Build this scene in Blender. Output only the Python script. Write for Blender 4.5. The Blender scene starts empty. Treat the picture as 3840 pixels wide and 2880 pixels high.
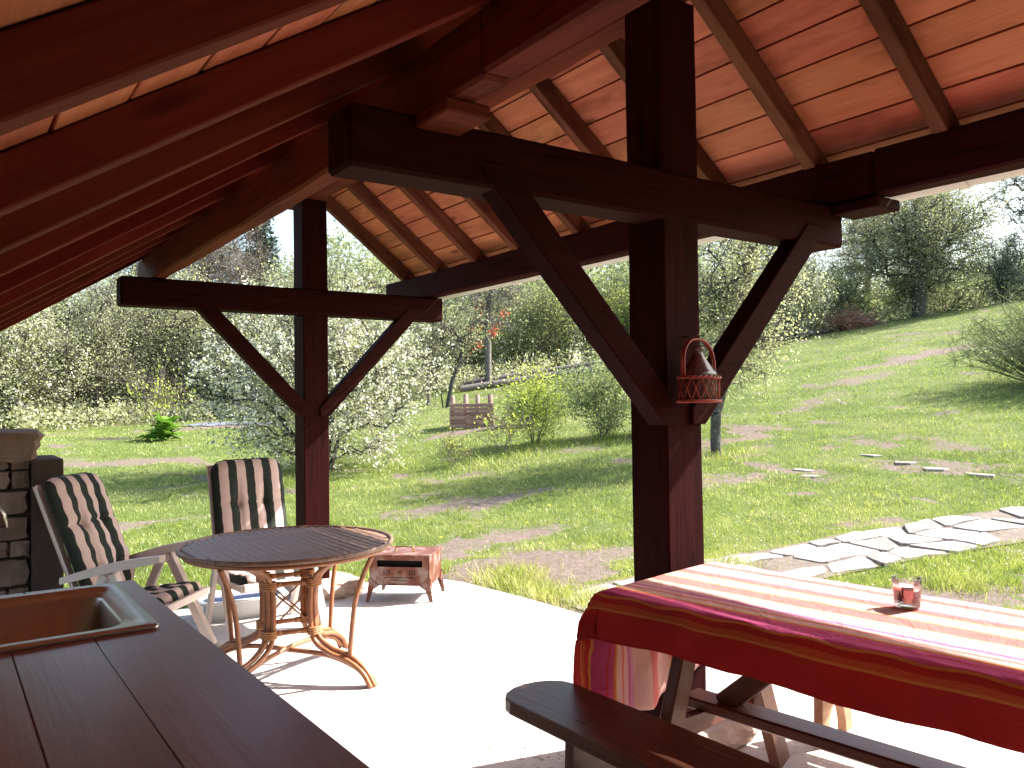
import bpy, bmesh, math, random
import numpy as np
from mathutils import Matrix, Vector, Euler

scene = bpy.context.scene
COL = scene.collection
R = math.radians

# ------------------------------------------------------------------ camera, sky, sun, exposure
cam_d = bpy.data.cameras.new('camera'); cam = bpy.data.objects.new('camera', cam_d); COL.objects.link(cam)
cam_d.sensor_width = 36; cam_d.lens = 28.387; cam_d.clip_start = .05; cam_d.clip_end = 800
_r = Vector((0.81578815, -0.57819681, -0.01334683)); _u = Vector((-0.00095199, -0.02441983, 0.99970134)); _f = Vector((0.57835006, 0.8155318, 0.02047184))
cam.matrix_world = Matrix(((_r.x, _u.x, -_f.x, -2.4688), (_r.y, _u.y, -_f.y, -2.3761), (_r.z, _u.z, -_f.z, 1.4271), (0, 0, 0, 1)))
scene.camera = cam
SUN_EL, SUN_AZ = R(42), R(105)          # azimuth from +Y towards +X
world = bpy.data.worlds.new('World'); scene.world = world; world.use_nodes = True
wn = world.node_tree; wn.nodes.clear()
sky = wn.nodes.new('ShaderNodeTexSky'); sky.sky_type = 'NISHITA'; sky.sun_disc = False
sky.sun_elevation = SUN_EL; sky.sun_rotation = SUN_AZ; sky.air_density = 1.3; sky.dust_density = 2.5; sky.ozone_density = 1.0
wb = wn.nodes.new('ShaderNodeBackground'); wb.inputs['Strength'].default_value = .13
wo = wn.nodes.new('ShaderNodeOutputWorld')
wn.links.new(sky.outputs[0], wb.inputs[0]); wn.links.new(wb.outputs[0], wo.inputs[0])
sun_d = bpy.data.lights.new('sun', 'SUN'); sun_d.energy = 5.0; sun_d.angle = R(.53); sun_d.color = (1, .95, .87)
sun = bpy.data.objects.new('sun', sun_d); COL.objects.link(sun)
_s = Vector((math.cos(SUN_EL)*math.sin(SUN_AZ), math.cos(SUN_EL)*math.cos(SUN_AZ), math.sin(SUN_EL)))
sun.rotation_euler = _s.to_track_quat('Z', 'Y').to_euler(); sun.location = _s*60
vs = scene.view_settings; vs.view_transform = 'Standard'; vs.look = 'None'; vs.gamma = 1; vs.exposure = 1.78; vs.use_curve_mapping = False
scene.render.engine = 'CYCLES'
cy = scene.cycles; cy.max_bounces = 7; cy.diffuse_bounces = 4; cy.glossy_bounces = 3; cy.transmission_bounces = 6; cy.transparent_max_bounces = 8
cy.use_denoising = True; cy.sample_clamp_indirect = 6.0; cy.caustics_refractive = False; cy.caustics_reflective = False

# ------------------------------------------------------------------ small helpers
def tag(o, label=None, cat=None, group=None, kind=None):
    if label: o['label'] = label
    if cat: o['category'] = cat
    if group: o['group'] = group
    if kind: o['kind'] = kind
    return o
def empty(name, loc=(0, 0, 0), rz=0, label=None, cat=None, group=None, kind=None):
    o = bpy.data.objects.new(name, None); COL.objects.link(o); o.location = loc; o.rotation_euler = (0, 0, rz)
    o.empty_display_size = .1
    return tag(o, label, cat, group, kind)
def link(name, mesh, parent=None, mat=None, loc=None, rot=None, mw=None):
    o = bpy.data.objects.new(name, mesh); COL.objects.link(o)
    if mat is not None and not mesh.materials: mesh.materials.append(mat)
    if parent: o.parent = parent
    if mw is not None: o.matrix_basis = mw
    if loc is not None: o.location = loc
    if rot is not None: o.rotation_euler = rot
    return o
def np_mesh(name, V, F, tint=None, smooth=False, uv=None):
    """V (n,3) float, F (m,k) int with constant k"""
    V = np.asarray(V, np.float32); F = np.asarray(F, np.int32)
    me = bpy.data.meshes.new(name); k = F.shape[1]
    me.vertices.add(len(V)); me.vertices.foreach_set('co', V.ravel())
    me.loops.add(F.size); me.loops.foreach_set('vertex_index', F.ravel())
    me.polygons.add(len(F)); me.polygons.foreach_set('loop_start', np.arange(0, F.size, k, dtype=np.int32))
    me.polygons.foreach_set('loop_total', np.full(len(F), k, np.int32))
    if smooth: me.polygons.foreach_set('use_smooth', np.ones(len(F), bool))
    me.update(calc_edges=True)
    if tint is not None:
        a = me.attributes.new('tint', 'FLOAT', 'POINT'); a.data.foreach_set('value', np.asarray(tint, np.float32))
    if uv is not None:
        l = me.uv_layers.new(name='UVMap'); l.data.foreach_set('uv', np.asarray(uv, np.float32)[F.ravel()].ravel())
    return me
class MB:
    def __init__(s): s.bm = bmesh.new()
    def box(s, lo, hi, M=None):
        r = bmesh.ops.create_cube(s.bm, size=1)['verts']
        for v in r:
            v.co = Vector((lo[i]+(v.co[i]+.5)*(hi[i]-lo[i]) for i in range(3)))
            if M: v.co = M @ v.co
        return s
    def bar(s, a, b, w, h, up=(0, 0, 1)):
        """box beam from a to b, w across, h along up"""
        a, b = Vector(a), Vector(b); x = (b-a).normalized(); y = Vector(up).cross(x).normalized(); z = x.cross(y)
        M = Matrix((x, y, z)).transposed().to_4x4(); M.translation = a
        return s.box((0, -w/2, -h/2), ((b-a).length, w/2, h/2), M)
    def prism(s, pts, z0, z1, plane='XY'):
        """polygon extruded; plane XY (z0..z1), XZ (y0..y1), YZ (x0..x1)"""
        f = {'XY': lambda p, z: (p[0], p[1], z), 'XZ': lambda p, z: (p[0], z, p[1]), 'YZ': lambda p, z: (z, p[0], p[1])}[plane]
        a = [s.bm.verts.new(f(p, z0)) for p in pts]; b = [s.bm.verts.new(f(p, z1)) for p in pts]
        n = len(pts); s.bm.faces.new(a[::-1]); s.bm.faces.new(b)
        for i in range(n): s.bm.faces.new((a[i], a[(i+1) % n], b[(i+1) % n], b[i]))
        return s
    def tube(s, pts, rad, n=8, closed=False, cap=True):
        pts = [Vector(p) for p in pts]; m = len(pts)
        rs = rad if hasattr(rad, '__len__') else [rad]*m
        rings = []; nrm = None
        for i in range(m):
            t = (pts[(i+1) % m]-pts[i-1]) if closed else (pts[min(i+1, m-1)]-pts[max(i-1, 0)])
            t.normalize()
            if nrm is None: nrm = t.orthogonal().normalized()
            nrm = (nrm-t*nrm.dot(t)).normalized(); bi = t.cross(nrm)
            rings.append([s.bm.verts.new(pts[i]+(nrm*math.cos(2*math.pi*j/n)+bi*math.sin(2*math.pi*j/n))*rs[i]) for j in range(n)])
        for i in range(m if closed else m-1):
            A, B = rings[i], rings[(i+1) % m]
            for j in range(n): s.bm.faces.new((A[j], A[(j+1) % n], B[(j+1) % n], B[j])).smooth = True
        if cap and not closed:
            s.bm.faces.new(rings[0][::-1]); s.bm.faces.new(rings[-1])
        return s
    def lathe(s, prof, n=24, sx=1, sy=1):
        rings = []
        for r, z in prof:
            rings.append([s.bm.verts.new((max(r, 1e-4)*sx*math.cos(2*math.pi*j/n), max(r, 1e-4)*sy*math.sin(2*math.pi*j/n), z)) for j in range(n)])
        for i in range(len(prof)-1):
            for j in range(n): s.bm.faces.new((rings[i][j], rings[i][(j+1) % n], rings[i+1][(j+1) % n], rings[i+1][j])).smooth = True
        return s
    def bevel(s, w, seg=1):
        bmesh.ops.bevel(s.bm, geom=[e for e in s.bm.edges], offset=w, segments=seg, affect='EDGES', profile=.7, clamp_overlap=True); return s
    def mesh(s, name):
        bmesh.ops.recalc_face_normals(s.bm, faces=s.bm.faces)
        me = bpy.data.meshes.new(name); s.bm.to_mesh(me); s.bm.free(); return me
    def build(s, name, mat, parent=None, **k): return link(name, s.mesh(name), parent, mat, **k)
def frame_x(a, b, up=(0, 0, 1)):
    a, b = Vector(a), Vector(b); x = (b-a).normalized(); y = Vector(up).cross(x).normalized(); z = x.cross(y)
    M = Matrix((x, y, z)).transposed().to_4x4(); M.translation = a
    return M, (b-a).length
def beam(name, a, b, w, h, mat, parent, up=(0, 0, 1), bev=.006, rough=0.0, seed=0):
    """a sawn timber whose local X is its length, slightly uneven along its edges"""
    M, L = frame_x(a, b, up); rng = random.Random(hash((name, seed, round(L, 3))) & 0xffff)
    bm = bmesh.new(); n = max(2, int(L/.35)); rings = []
    for i in range(n+1):
        x = L*i/n; ring = []
        for cy_, cz in ((-1, -1), (1, -1), (1, 1), (-1, 1)):
            j = rough*(rng.random()-.5)*2
            ring.append(bm.verts.new((x, cy_*(w/2+j), cz*(h/2+rough*(rng.random()-.5)*2))))
        rings.append(ring)
    for i in range(n):
        for j in range(4): bm.faces.new((rings[i][j], rings[i][(j+1) % 4], rings[i+1][(j+1) % 4], rings[i+1][j]))
    bm.faces.new(rings[0][::-1]); bm.faces.new(rings[-1])
    bmesh.ops.recalc_face_normals(bm, faces=bm.faces)
    ed = [e for e in bm.edges if e.calc_face_angle(0) > .8]
    bmesh.ops.bevel(bm, geom=ed, offset=bev, segments=1, affect='EDGES', clamp_overlap=True)
    me = bpy.data.meshes.new(name); bm.to_mesh(me); bm.free()
    return link(name, me, parent, mat, mw=M)
def rock(name, size, seed, mat, parent=None, sub=3, amp=.12, **k):
    rng = np.random.default_rng(seed); bm = bmesh.new()
    bmesh.ops.create_cube(bm, size=1)
    bmesh.ops.subdivide_edges(bm, edges=bm.edges[:], cuts=sub, use_grid_fill=True)
    off = rng.random(3)*50
    from mathutils import noise as mn
    for v in bm.verts:
        c = v.co.copy(); l = max(abs(c.x), abs(c.y), abs(c.z)); sph = c.normalized()*.62
        c = c.lerp(sph, .22)
        d = mn.noise_vector(Vector(off)+v.co*2.2)*amp+mn.noise_vector(Vector(off)+v.co*6)*amp*.3
        c += d; v.co = Vector((c.x*size[0], c.y*size[1], c.z*size[2]))
    bmesh.ops.recalc_face_normals(bm, faces=bm.faces)
    me = bpy.data.meshes.new(name); bm.to_mesh(me); bm.free()
    return link(name, me, parent, mat, **k)
# value noise in numpy (for terrain relief, bare soil, plant jitter)
def vnoise(x, y, seed=0):
    x = np.asarray(x, float); y = np.asarray(y, float); xi = np.floor(x).astype(np.int64); yi = np.floor(y).astype(np.int64)
    fx = x-xi; fy = y-yi; fx = fx*fx*(3-2*fx); fy = fy*fy*(3-2*fy)
    def h(a, b):
        n = (a*374761393+b*668265263+seed*1442695041) & 0xffffffff
        n = ((n ^ (n >> 13))*1274126177) & 0xffffffff
        return ((n ^ (n >> 16)) & 0xffff)/65535.
    return (h(xi, yi)*(1-fx)+h(xi+1, yi)*fx)*(1-fy)+(h(xi, yi+1)*(1-fx)+h(xi+1, yi+1)*fx)*fy
def fbm(x, y, seed=0, o=4):
    r = 0; a = .5
    for i in range(o): r = r+a*vnoise(x*2**i, y*2**i, seed+i*7); a *= .5
    return r/(1-.5**o)

# ------------------------------------------------------------------ materials
class NT:
    def __init__(s, name):
        s.m = bpy.data.materials.new(name); s.m.use_nodes = True; s.t = s.m.node_tree; s.t.nodes.clear()
        s.out = s.n('ShaderNodeOutputMaterial')
    def n(s, t, **k):
        nd = s.t.nodes.new(t)
        for a, v in k.items(): setattr(nd, a, v)
        return nd
    def l(s, a, b): s.t.links.new(a, b)
    def val(s, sock, v):
        if hasattr(v, 'links') or isinstance(v, bpy.types.NodeSocket): s.l(v, sock)
        else: sock.default_value = v
    def math(s, op, a, b=0., c=0.):
        nd = s.n('ShaderNodeMath', operation=op)
        for i, v in enumerate((a, b, c)): s.val(nd.inputs[i], v)
        return nd.outputs[0]
    def vmath(s, op, a, b=(0, 0, 0)):
        nd = s.n('ShaderNodeVectorMath', operation=op); s.val(nd.inputs[0], a)
        s.val(nd.inputs[3] if op == 'SCALE' else nd.inputs[1], b); return nd.outputs[0]
    def coord(s, kind='Object'): return s.n('ShaderNodeTexCoord').outputs[kind]
    def mapping(s, v, sc=(1, 1, 1), loc=(0, 0, 0), rot=(0, 0, 0)):
        m = s.n('ShaderNodeMapping'); s.l(v, m.inputs[0]); m.inputs['Scale'].default_value = sc; m.inputs['Location'].default_value = loc; m.inputs['Rotation'].default_value = rot; return m.outputs[0]
    def noise(s, v, sc, det=4, rough=.55, dist=0):
        n = s.n('ShaderNodeTexNoise'); s.l(v, n.inputs['Vector']); n.inputs['Scale'].default_value = sc; n.inputs['Detail'].default_value = det
        n.inputs['Roughness'].default_value = rough; n.inputs['Distortion'].default_value = dist; return n.outputs[0]
    def voro(s, v, sc, feat='F1', out=0):
        n = s.n('ShaderNodeTexVoronoi', feature=feat); s.l(v, n.inputs['Vector']); n.inputs['Scale'].default_value = sc; return n.outputs[out]
    def ramp(s, v, st, interp='LINEAR'):
        r = s.n('ShaderNodeValToRGB'); s.val(r.inputs[0], v); e = r.color_ramp.elements; r.color_ramp.interpolation = interp
        while len(e) > 1: e.remove(e[-1])
        e[0].position = st[0][0]; e[0].color = _c(st[0][1])
        for p, c in st[1:]:
            q = e.new(p); q.color = _c(c)
        return r.outputs[0]
    def mix(s, f, a, b, mode='MIX'):
        m = s.n('ShaderNodeMix', data_type='RGBA', blend_type=mode); s.val(m.inputs[0], f)
        s.val(m.inputs[6], a if not isinstance(a, tuple) else _c(a)); s.val(m.inputs[7], b if not isinstance(b, tuple) else _c(b)); return m.outputs[2]
    def bump(s, h, st=.3, d=.01):
        b = s.n('ShaderNodeBump'); s.val(b.inputs['Height'], h); b.inputs['Strength'].default_value = st; b.inputs['Distance'].default_value = d; return b.outputs[0]
    def pbr(s, col, rough=.6, normal=None, metal=0, spec=.4, **k):
        p = s.n('ShaderNodeBsdfPrincipled'); s.val(p.inputs['Base Color'], col if not isinstance(col, tuple) else _c(col)); s.val(p.inputs['Roughness'], rough)
        p.inputs['Metallic'].default_value = metal; p.inputs['Specular IOR Level'].default_value = spec
        if normal is not None: s.l(normal, p.inputs['Normal'])
        for a, v in k.items(): p.inputs[a.replace('_', ' ')].default_value = v
        s.l(p.outputs[0], s.out.inputs[0]); return p
def _c(c): return tuple(c) if len(c) == 4 else (*c, 1)
def sc(c, f): return tuple(min(1, x*f) for x in c)
def wood(name, a, b, rough=.6, spec=.35, knots=.5, crack=.0, mould=0., var=.25, grain=1., bump=.25):
    """timber with the grain along local X; each piece shifted by its own random number"""
    t = NT(name); oi = t.n('ShaderNodeObjectInfo'); rnd = oi.outputs['Random']
    off = t.n('ShaderNodeCombineXYZ'); t.l(t.math('MULTIPLY', rnd, 37.), off.inputs[0]); t.l(t.math('MULTIPLY', rnd, 91.), off.inputs[1]); t.l(t.math('MULTIPLY', rnd, 53.), off.inputs[2])
    co = t.vmath('ADD', t.coord(), off.outputs[0])
    st = t.mapping(co, (.7*grain, 9*grain, 9*grain)); fine = t.mapping(co, (2.5*grain, 70*grain, 70*grain))
    g1 = t.noise(st, 2.2, 5, .6, .8); g2 = t.noise(fine, 1.6, 3, .6)
    kn = t.voro(t.mapping(co, (1.5, 5.5, 5.5)), 1.0); k = t.math('LESS_THAN', kn, .10)
    kr = t.n('ShaderNodeMapRange'); t.l(kn, kr.inputs[0]); kr.inputs[1].default_value = .04; kr.inputs[2].default_value = .16; kr.inputs[3].default_value = 1; kr.inputs[4].default_value = 0
    col = t.ramp(g1, [(.3, a), (.62, b)])
    col = t.mix(t.math('MULTIPLY', g2, .45), col, sc(a, .6))
    col = t.mix(t.math('MULTIPLY', kr.outputs[0], knots), col, sc(a, .28))
    if mould:
        mo = t.ramp(t.noise(t.mapping(co, (1.3, 4, 4)), 1.3, 5, .65), [(.5, (0, 0, 0)), (.68, (1, 1, 1))])
        col = t.mix(t.math('MULTIPLY', mo, mould), col, sc(a, .33))
    h = t.math('ADD', t.math('MULTIPLY', g2, .6), g1)
    if crack:
        cr = t.ramp(t.noise(t.mapping(co, (1.1, 26, 26)), 1.5, 3, .5), [(.30, (0, 0, 0)), (.36, (1, 1, 1))])
        col = t.mix(t.math('MULTIPLY', t.math('SUBTRACT', 1., cr), crack), col, sc(a, .15)); h = t.math('ADD', h, t.math('MULTIPLY', cr, crack*1.5))
    hs = t.n('ShaderNodeHueSaturation'); t.l(col, hs.inputs['Color'])
    t.l(t.math('ADD', t.math('MULTIPLY', rnd, 2*var), 1-var), hs.inputs['Value'])
    t.l(t.math('ADD', t.math('MULTIPLY', t.math('FRACT', t.math('MULTIPLY', rnd, 7.3)), .018), .486), hs.inputs['Hue'])
    t.pbr(hs.outputs[0], rough, t.bump(h, bump, .006), spec=spec); return t.m
def plain(name, col, rough=.5, metal=0, spec=.4, var=.15, nsc=12, bump=.1, **k):
    t = NT(name); co = t.coord(); n = t.noise(co, nsc, 5, .6)
    t.pbr(t.ramp(n, [(.3, sc(col, 1-var)), (.7, sc(col, 1+var))]), rough, t.bump(n, bump, .004), metal, spec, **k); return t.m
def stone(name, a, b, c=None, scale=3., bump=.5):
    t = NT(name); co = t.coord(); rnd = t.n('ShaderNodeObjectInfo').outputs['Random']
    o = t.n('ShaderNodeCombineXYZ'); t.l(t.math('MULTIPLY', rnd, 40.), o.inputs[0]); v = t.vmath('ADD', co, o.outputs[0])
    n = t.noise(v, scale, 8, .65, .3); n2 = t.noise(v, scale*9, 5, .7)
    col = t.ramp(n, [(.3, a), (.65, b)])
    if c: col = t.mix(t.ramp(t.noise(v, scale*1.7, 4), [(.52, (0, 0, 0)), (.66, (1, 1, 1))]), col, c)
    col = t.mix(t.math('MULTIPLY', n2, .5), col, sc(a, .55))
    hs = t.n('ShaderNodeHueSaturation'); t.l(col, hs.inputs['Color']); t.l(t.math('ADD', t.math('MULTIPLY', rnd, .45), .78), hs.inputs['Value'])
    t.pbr(hs.outputs[0], .85, t.bump(t.math('ADD', n, t.math('MULTIPLY', n2, .5)), bump, .02), spec=.25); return t.m
def leafmat(name, cols, trans=.48, rough=.55, gain=1.5):
    cols = [sc(c, gain) for c in cols]
    t = NT(name); at = t.n('ShaderNodeAttribute', attribute_name='tint')
    col = t.ramp(at.outputs['Fac'], [(i/max(1, len(cols)-1), c) for i, c in enumerate(cols)])
    d = t.n('ShaderNodeBsdfDiffuse'); t.l(col, d.inputs[0]); tr = t.n('ShaderNodeBsdfTranslucent')
    t.l(t.mix(1., col, (1.0, 1.0, .7), 'MULTIPLY'), tr.inputs[0])
    m = t.n('ShaderNodeMixShader'); m.inputs[0].default_value = trans; t.l(d.outputs[0], m.inputs[1]); t.l(tr.outputs[0], m.inputs[2])
    g = t.n('ShaderNodeBsdfGlossy'); g.inputs['Roughness'].default_value = rough; g.inputs[0].default_value = (.6, .65, .6, 1)
    m2 = t.n('ShaderNodeMixShader'); m2.inputs[0].default_value = .04; t.l(m.outputs[0], m2.inputs[1]); t.l(g.outputs[0], m2.inputs[2])
    t.l(m2.outputs[0], t.out.inputs[0]); return t.m
M = {}
M['stain'] = wood('stained_timber', (.019, .0042, .0038), (.038, .0080, .0066), .75, .05, .5, .75, 0, .12)
M['beam'] = wood('red_brown_beam', (.10, .026, .011), (.18, .048, .020), .7, .1, .5, .4, .5, .15)
M['rafter'] = wood('pine_rafter', (.115, .021, .0095), (.165, .034, .016), .7, .08, .75, 0, .25, .12)
M['rafter_r'] = wood('aged_rafter', (.11, .040, .020), (.20, .085, .044), .75, .1, .6, .2, .7, .2)
M['board'] = wood('spruce_board', (.56, .185, .092), (.70, .275, .145), .65, .12, .85, 0, .55, .12)
M['counter'] = wood('varnished_counter', (.165, .046, .038), (.215, .066, .055), .30, .5, .3, .12, .25, .05, .8, .12)
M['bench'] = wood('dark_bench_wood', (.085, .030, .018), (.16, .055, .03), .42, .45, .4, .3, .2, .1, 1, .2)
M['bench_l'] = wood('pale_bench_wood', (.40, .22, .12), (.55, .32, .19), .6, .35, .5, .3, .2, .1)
M['crate'] = wood('pallet_board', (.26, .16, .12), (.40, .27, .21), .8, .15, .4, .2, .4, .3)
M['rattan'] = plain('rattan_cane', (.34, .135, .06), .38, 0, .5, .28, 22, .15)
M['rattan_d'] = plain('rattan_binding', (.46, .21, .09), .5, 0, .4, .3, 60, .3)
M['plastic'] = plain('cream_plastic', (.66, .55, .50), .42, 0, .5, .05, 6, .04)
M['white'] = plain('white_plastic', (.75, .74, .74), .35, 0, .5, .06, 5, .03)
M['gutter'] = plain('white_gutter', (.72, .70, .68), .4, 0, .5, .06, 4, .03)
M['steel'] = plain('brushed_steel', (.42, .39, .36), .32, 1, .5, .06, 30, .02)
M['brass'] = plain('worn_brass', (.55, .36, .14), .35, 1, .5, .15, 40, .05)
M['black'] = plain('matt_black', (.012, .011, .011), .85, 0, .2)
M['roof'] = plain('roof_sheet', (.12, .10, .09), .8)
M['stone'] = stone('field_stone', (.16, .10, .075), (.34, .24, .18), (.26, .15, .11))
M['dark_stone'] = stone('dark_slab', (.035, .022, .018), (.07, .045, .036))
M['pale_stone'] = stone('pale_flagstone', (.25, .215, .20), (.40, .36, .335), (.28, .235, .21), 6., .8)
M['base_stone'] = stone('base_stone', (.35, .23, .18), (.55, .42, .36), None, 5., .6)
M['bed'] = stone('path_dirt', (.09, .07, .055), (.19, .15, .125), None, 12., .6)
M['mortar'] = stone('mortar', (.09, .06, .05), (.16, .11, .09), None, 8.)
M['bark'] = stone('bark', (.05, .042, .036), (.13, .115, .10), (.24, .24, .20), 9., .8)
M['bark_pale'] = stone('pale_bark', (.10, .09, .085), (.20, .185, .17), (.14, .13, .12), 9., .7)
M['log'] = stone('log_bark', (.13, .11, .10), (.26, .225, .205), (.18, .155, .14), 7., .7)
M['log_end'] = plain('sawn_log_end', (.46, .27, .16), .8, 0, .2, .25, 30)
M['twig'] = plain('twig', (.15, .125, .10), .85, 0, .2)
M['wicker'] = plain('red_wicker', (.30, .05, .03), .5, 0, .4, .3, 80, .3)
M['wax'] = plain('pink_wax', (.86, .50, .48), .5, 0, .5, .06, 12, .1, Subsurface_Weight=1., Subsurface_Radius=(.05, .03, .028), Subsurface_Scale=1.)
M['wick'] = plain('wick', (.8, .78, .74), .8)
M['tarp'] = plain('grey_ground_sheet', (.16, .17, .20), .6, 0, .4, .3, 5, .5)
M['tarp_blue'] = plain('blue_tarp', (.04, .10, .45), .5, 0, .4, .2)
M['brush'] = plain('reddish_brush', (.28, .15, .11), .9, 0, .1, .4, 20)
def m_rust():
    t = NT('rusty_enamel'); co = t.coord(); n = t.noise(co, 9, 6, .65); n2 = t.noise(co, 45, 4, .7)
    col = t.ramp(n, [(.34, (.12, .038, .022)), (.48, (.18, .058, .036)), (.56, (.25, .15, .125)), (.70, (.34, .28, .26))])
    col = t.mix(t.math('MULTIPLY', n2, .4), col, (.08, .03, .02))
    t.pbr(col, .55, t.bump(t.math('ADD', n, n2), .35, .004), .25, .4); return t.m
M['rust'] = m_rust()
def m_concrete():
    t = NT('patio_concrete'); co = t.coord(); n = t.noise(co, 1.3, 6, .6); f = t.noise(co, 60, 4, .7); pit = t.voro(co, 38)
    col = t.ramp(n, [(.3, (.44, .405, .385)), (.7, (.60, .565, .545))])
    sp = t.ramp(t.noise(co, 34, 4, .65), [(.56, (0, 0, 0)), (.64, (1, 1, 1))]); pt = t.ramp(t.noise(co, 1.8, 5, .65), [(.42, (0, 0, 0)), (.60, (1, 1, 1))])
    col = t.mix(t.math('MULTIPLY', t.math('MULTIPLY', sp, pt), .95), col, (.15, .11, .095))
    col = t.mix(t.math('MULTIPLY', f, .3), col, (.34, .29, .26))
    t.pbr(col, .85, t.bump(t.math('ADD', f, t.math('MULTIPLY', pit, .6)), .35, .008), spec=.25); return t.m
M['concrete'] = m_concrete()
def m_ground():
    t = NT('lawn_ground'); co = t.coord(); at = t.n('ShaderNodeAttribute', attribute_name='tint')
    n = t.noise(co, .55, 6, .6); f = t.noise(co, 14, 5, .7); ff = t.noise(co, 70, 3, .7)
    g = t.ramp(n, [(.32, (.095, .13, .034)), (.5, (.145, .185, .054)), (.7, (.215, .23, .09))])
    g = t.mix(t.math('MULTIPLY', ff, .7), g, (.035, .05, .014))
    s = t.ramp(f, [(.3, (.14, .098, .08)), (.7, (.27, .215, .19))]); s = t.mix(t.math('MULTIPLY', ff, .6), s, (.08, .056, .045))
    b = t.math('ADD', at.outputs['Fac'], t.math('MULTIPLY', t.math('SUBTRACT', f, .5), 2.2)); b = t.ramp(b, [(.38, (0, 0, 0)), (.58, (1, 1, 1))])
    t.pbr(t.mix(b, g, s), .95, t.bump(t.math('ADD', f, ff), .6, .03), spec=.1); return t.m
M['ground'] = m_ground()
def m_cloth():
    t = NT('striped_cloth'); uv = t.n('ShaderNodeUVMap', uv_map='UVMap').outputs[0]
    x = t.n('ShaderNodeSeparateXYZ'); t.l(uv, x.inputs[0])
    red, org, yel, mag, pnk, lim, lil = (.64, .035, .045), (.72, .17, .06), (.78, .42, .14), (.62, .085, .28), (.76, .22, .21), (.80, .50, .45), (.74, .34, .50)
    seq = [(0, red), (.098, yel), (.106, org), (.128, red), (.146, yel), (.154, mag), (.205, red), (.212, mag), (.232, org), (.246, yel), (.252, lim), (.285, pnk), (.30, lim), (.318, lil), (.328, mag), (.333, lil), (.35, lim),
           (.43, yel), (.436, pnk), (.515, yel), (.522, lim), (.60, yel), (.606, pnk), (.655, lil), (.668, yel), (.674, lim), (.76, pnk), (.80, lim), (.84, lil), (.90, mag), (.93, red)]  # stripes over the tabletop painted paler, with the sun's glare in their colour
    col = t.ramp(x.outputs[0], seq, 'CONSTANT')
    wv = t.noise(t.mapping(uv, (220, 500, 1)), 1, 2, .5); col = t.mix(t.math('MULTIPLY', wv, .25), col, (.75, .5, .45))
    cr = t.noise(t.mapping(uv, (5, 7, 1)), 1.4, 5, .6, 1.5)
    nm = t.bump(t.math('ADD', cr, t.math('MULTIPLY', wv, .06)), .6, .03)
    p = t.n('ShaderNodeBsdfDiffuse'); t.l(col, p.inputs[0]); t.l(nm, p.inputs['Normal'])
    tr = t.n('ShaderNodeBsdfTranslucent'); t.l(col, tr.inputs[0])
    m = t.n('ShaderNodeMixShader'); m.inputs[0].default_value = .38; t.l(p.outputs[0], m.inputs[1]); t.l(tr.outputs[0], m.inputs[2])
    t.l(m.outputs[0], t.out.inputs[0]); return t.m
M['cloth'] = m_cloth()
def m_cushion():
    t = NT('striped_cushion'); co = t.coord(); x = t.n('ShaderNodeSeparateXYZ'); t.l(co, x.inputs[0])
    n = t.noise(co, 7, 3, .5); f = t.noise(co, 300, 2, .5)
    fr = t.math('FRACT', t.math('ADD', t.math('MULTIPLY', x.outputs[0], 8.3), t.math('ADD', t.math('MULTIPLY', n, .06), .22)))
    s = t.ramp(fr, [(0, (0, 0, 0)), (.49, (0, 0, 0)), (.505, (1, 1, 1)), (1, (1, 1, 1))])
    col = t.mix(s, (.012, .022, .018), (.66, .50, .46))
    col = t.mix(t.math('MULTIPLY', f, .15), col, (.2, .17, .15))
    t.pbr(col, .85, t.bump(t.math('ADD', n, t.math('MULTIPLY', f, .3)), .25, .01), spec=.2); return t.m
M['cushion'] = m_cushion()
M['piping'] = plain('dark_piping', (.02, .025, .02), .8)
def m_weave():
    t = NT('rattan_weave'); co = t.coord(); v = t.mapping(co, (26, 1, 1)); w = t.n('ShaderNodeTexWave'); t.l(co, w.inputs[0]); w.inputs['Scale'].default_value = 9; w.inputs['Distortion'].default_value = 2.5; w.inputs['Detail'].default_value = 3; w.bands_direction = 'X'
    n = t.noise(t.mapping(co, (6, 70, 20)), 1, 4, .6); n2 = t.noise(co, 5, 3)
    col = t.ramp(n, [(.3, (.16, .085, .055)), (.7, (.33, .19, .125))]); col = t.mix(t.math('MULTIPLY', n2, .5), col, (.12, .07, .055))
    tick = t.ramp(t.noise(t.mapping(co, (34, 9, 9)), 1.2, 2, .5), [(.60, (0, 0, 0)), (.66, (1, 1, 1))])
    col = t.mix(t.math('MULTIPLY', tick, .75), col, (.03, .018, .014))
    t.pbr(col, .42, t.bump(t.math('ADD', n, t.math('MULTIPLY', w.outputs[1], .5)), .5, .004), spec=.45); return t.m
M['weave'] = m_weave()
def m_glass(name, col=(1, 1, 1), gl=.9):
    """thin-walled clear glass: straight through, with a mirror film that grows at grazing angles"""
    t = NT(name); tr = t.n('ShaderNodeBsdfTransparent'); tr.inputs[0].default_value = _c(col); g = t.n('ShaderNodeBsdfGlossy'); g.inputs['Roughness'].default_value = .03
    f = t.n('ShaderNodeFresnel'); f.inputs[0].default_value = 1.45; m = t.n('ShaderNodeMixShader'); t.l(t.math('MULTIPLY', f.outputs[0], gl), m.inputs[0]); t.l(tr.outputs[0], m.inputs[1]); t.l(g.outputs[0], m.inputs[2])
    t.l(m.outputs[0], t.out.inputs[0]); return t.m
M['glass'] = m_glass('clear_glass', (.97, .98, .98)); M['glass_b'] = None
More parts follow.
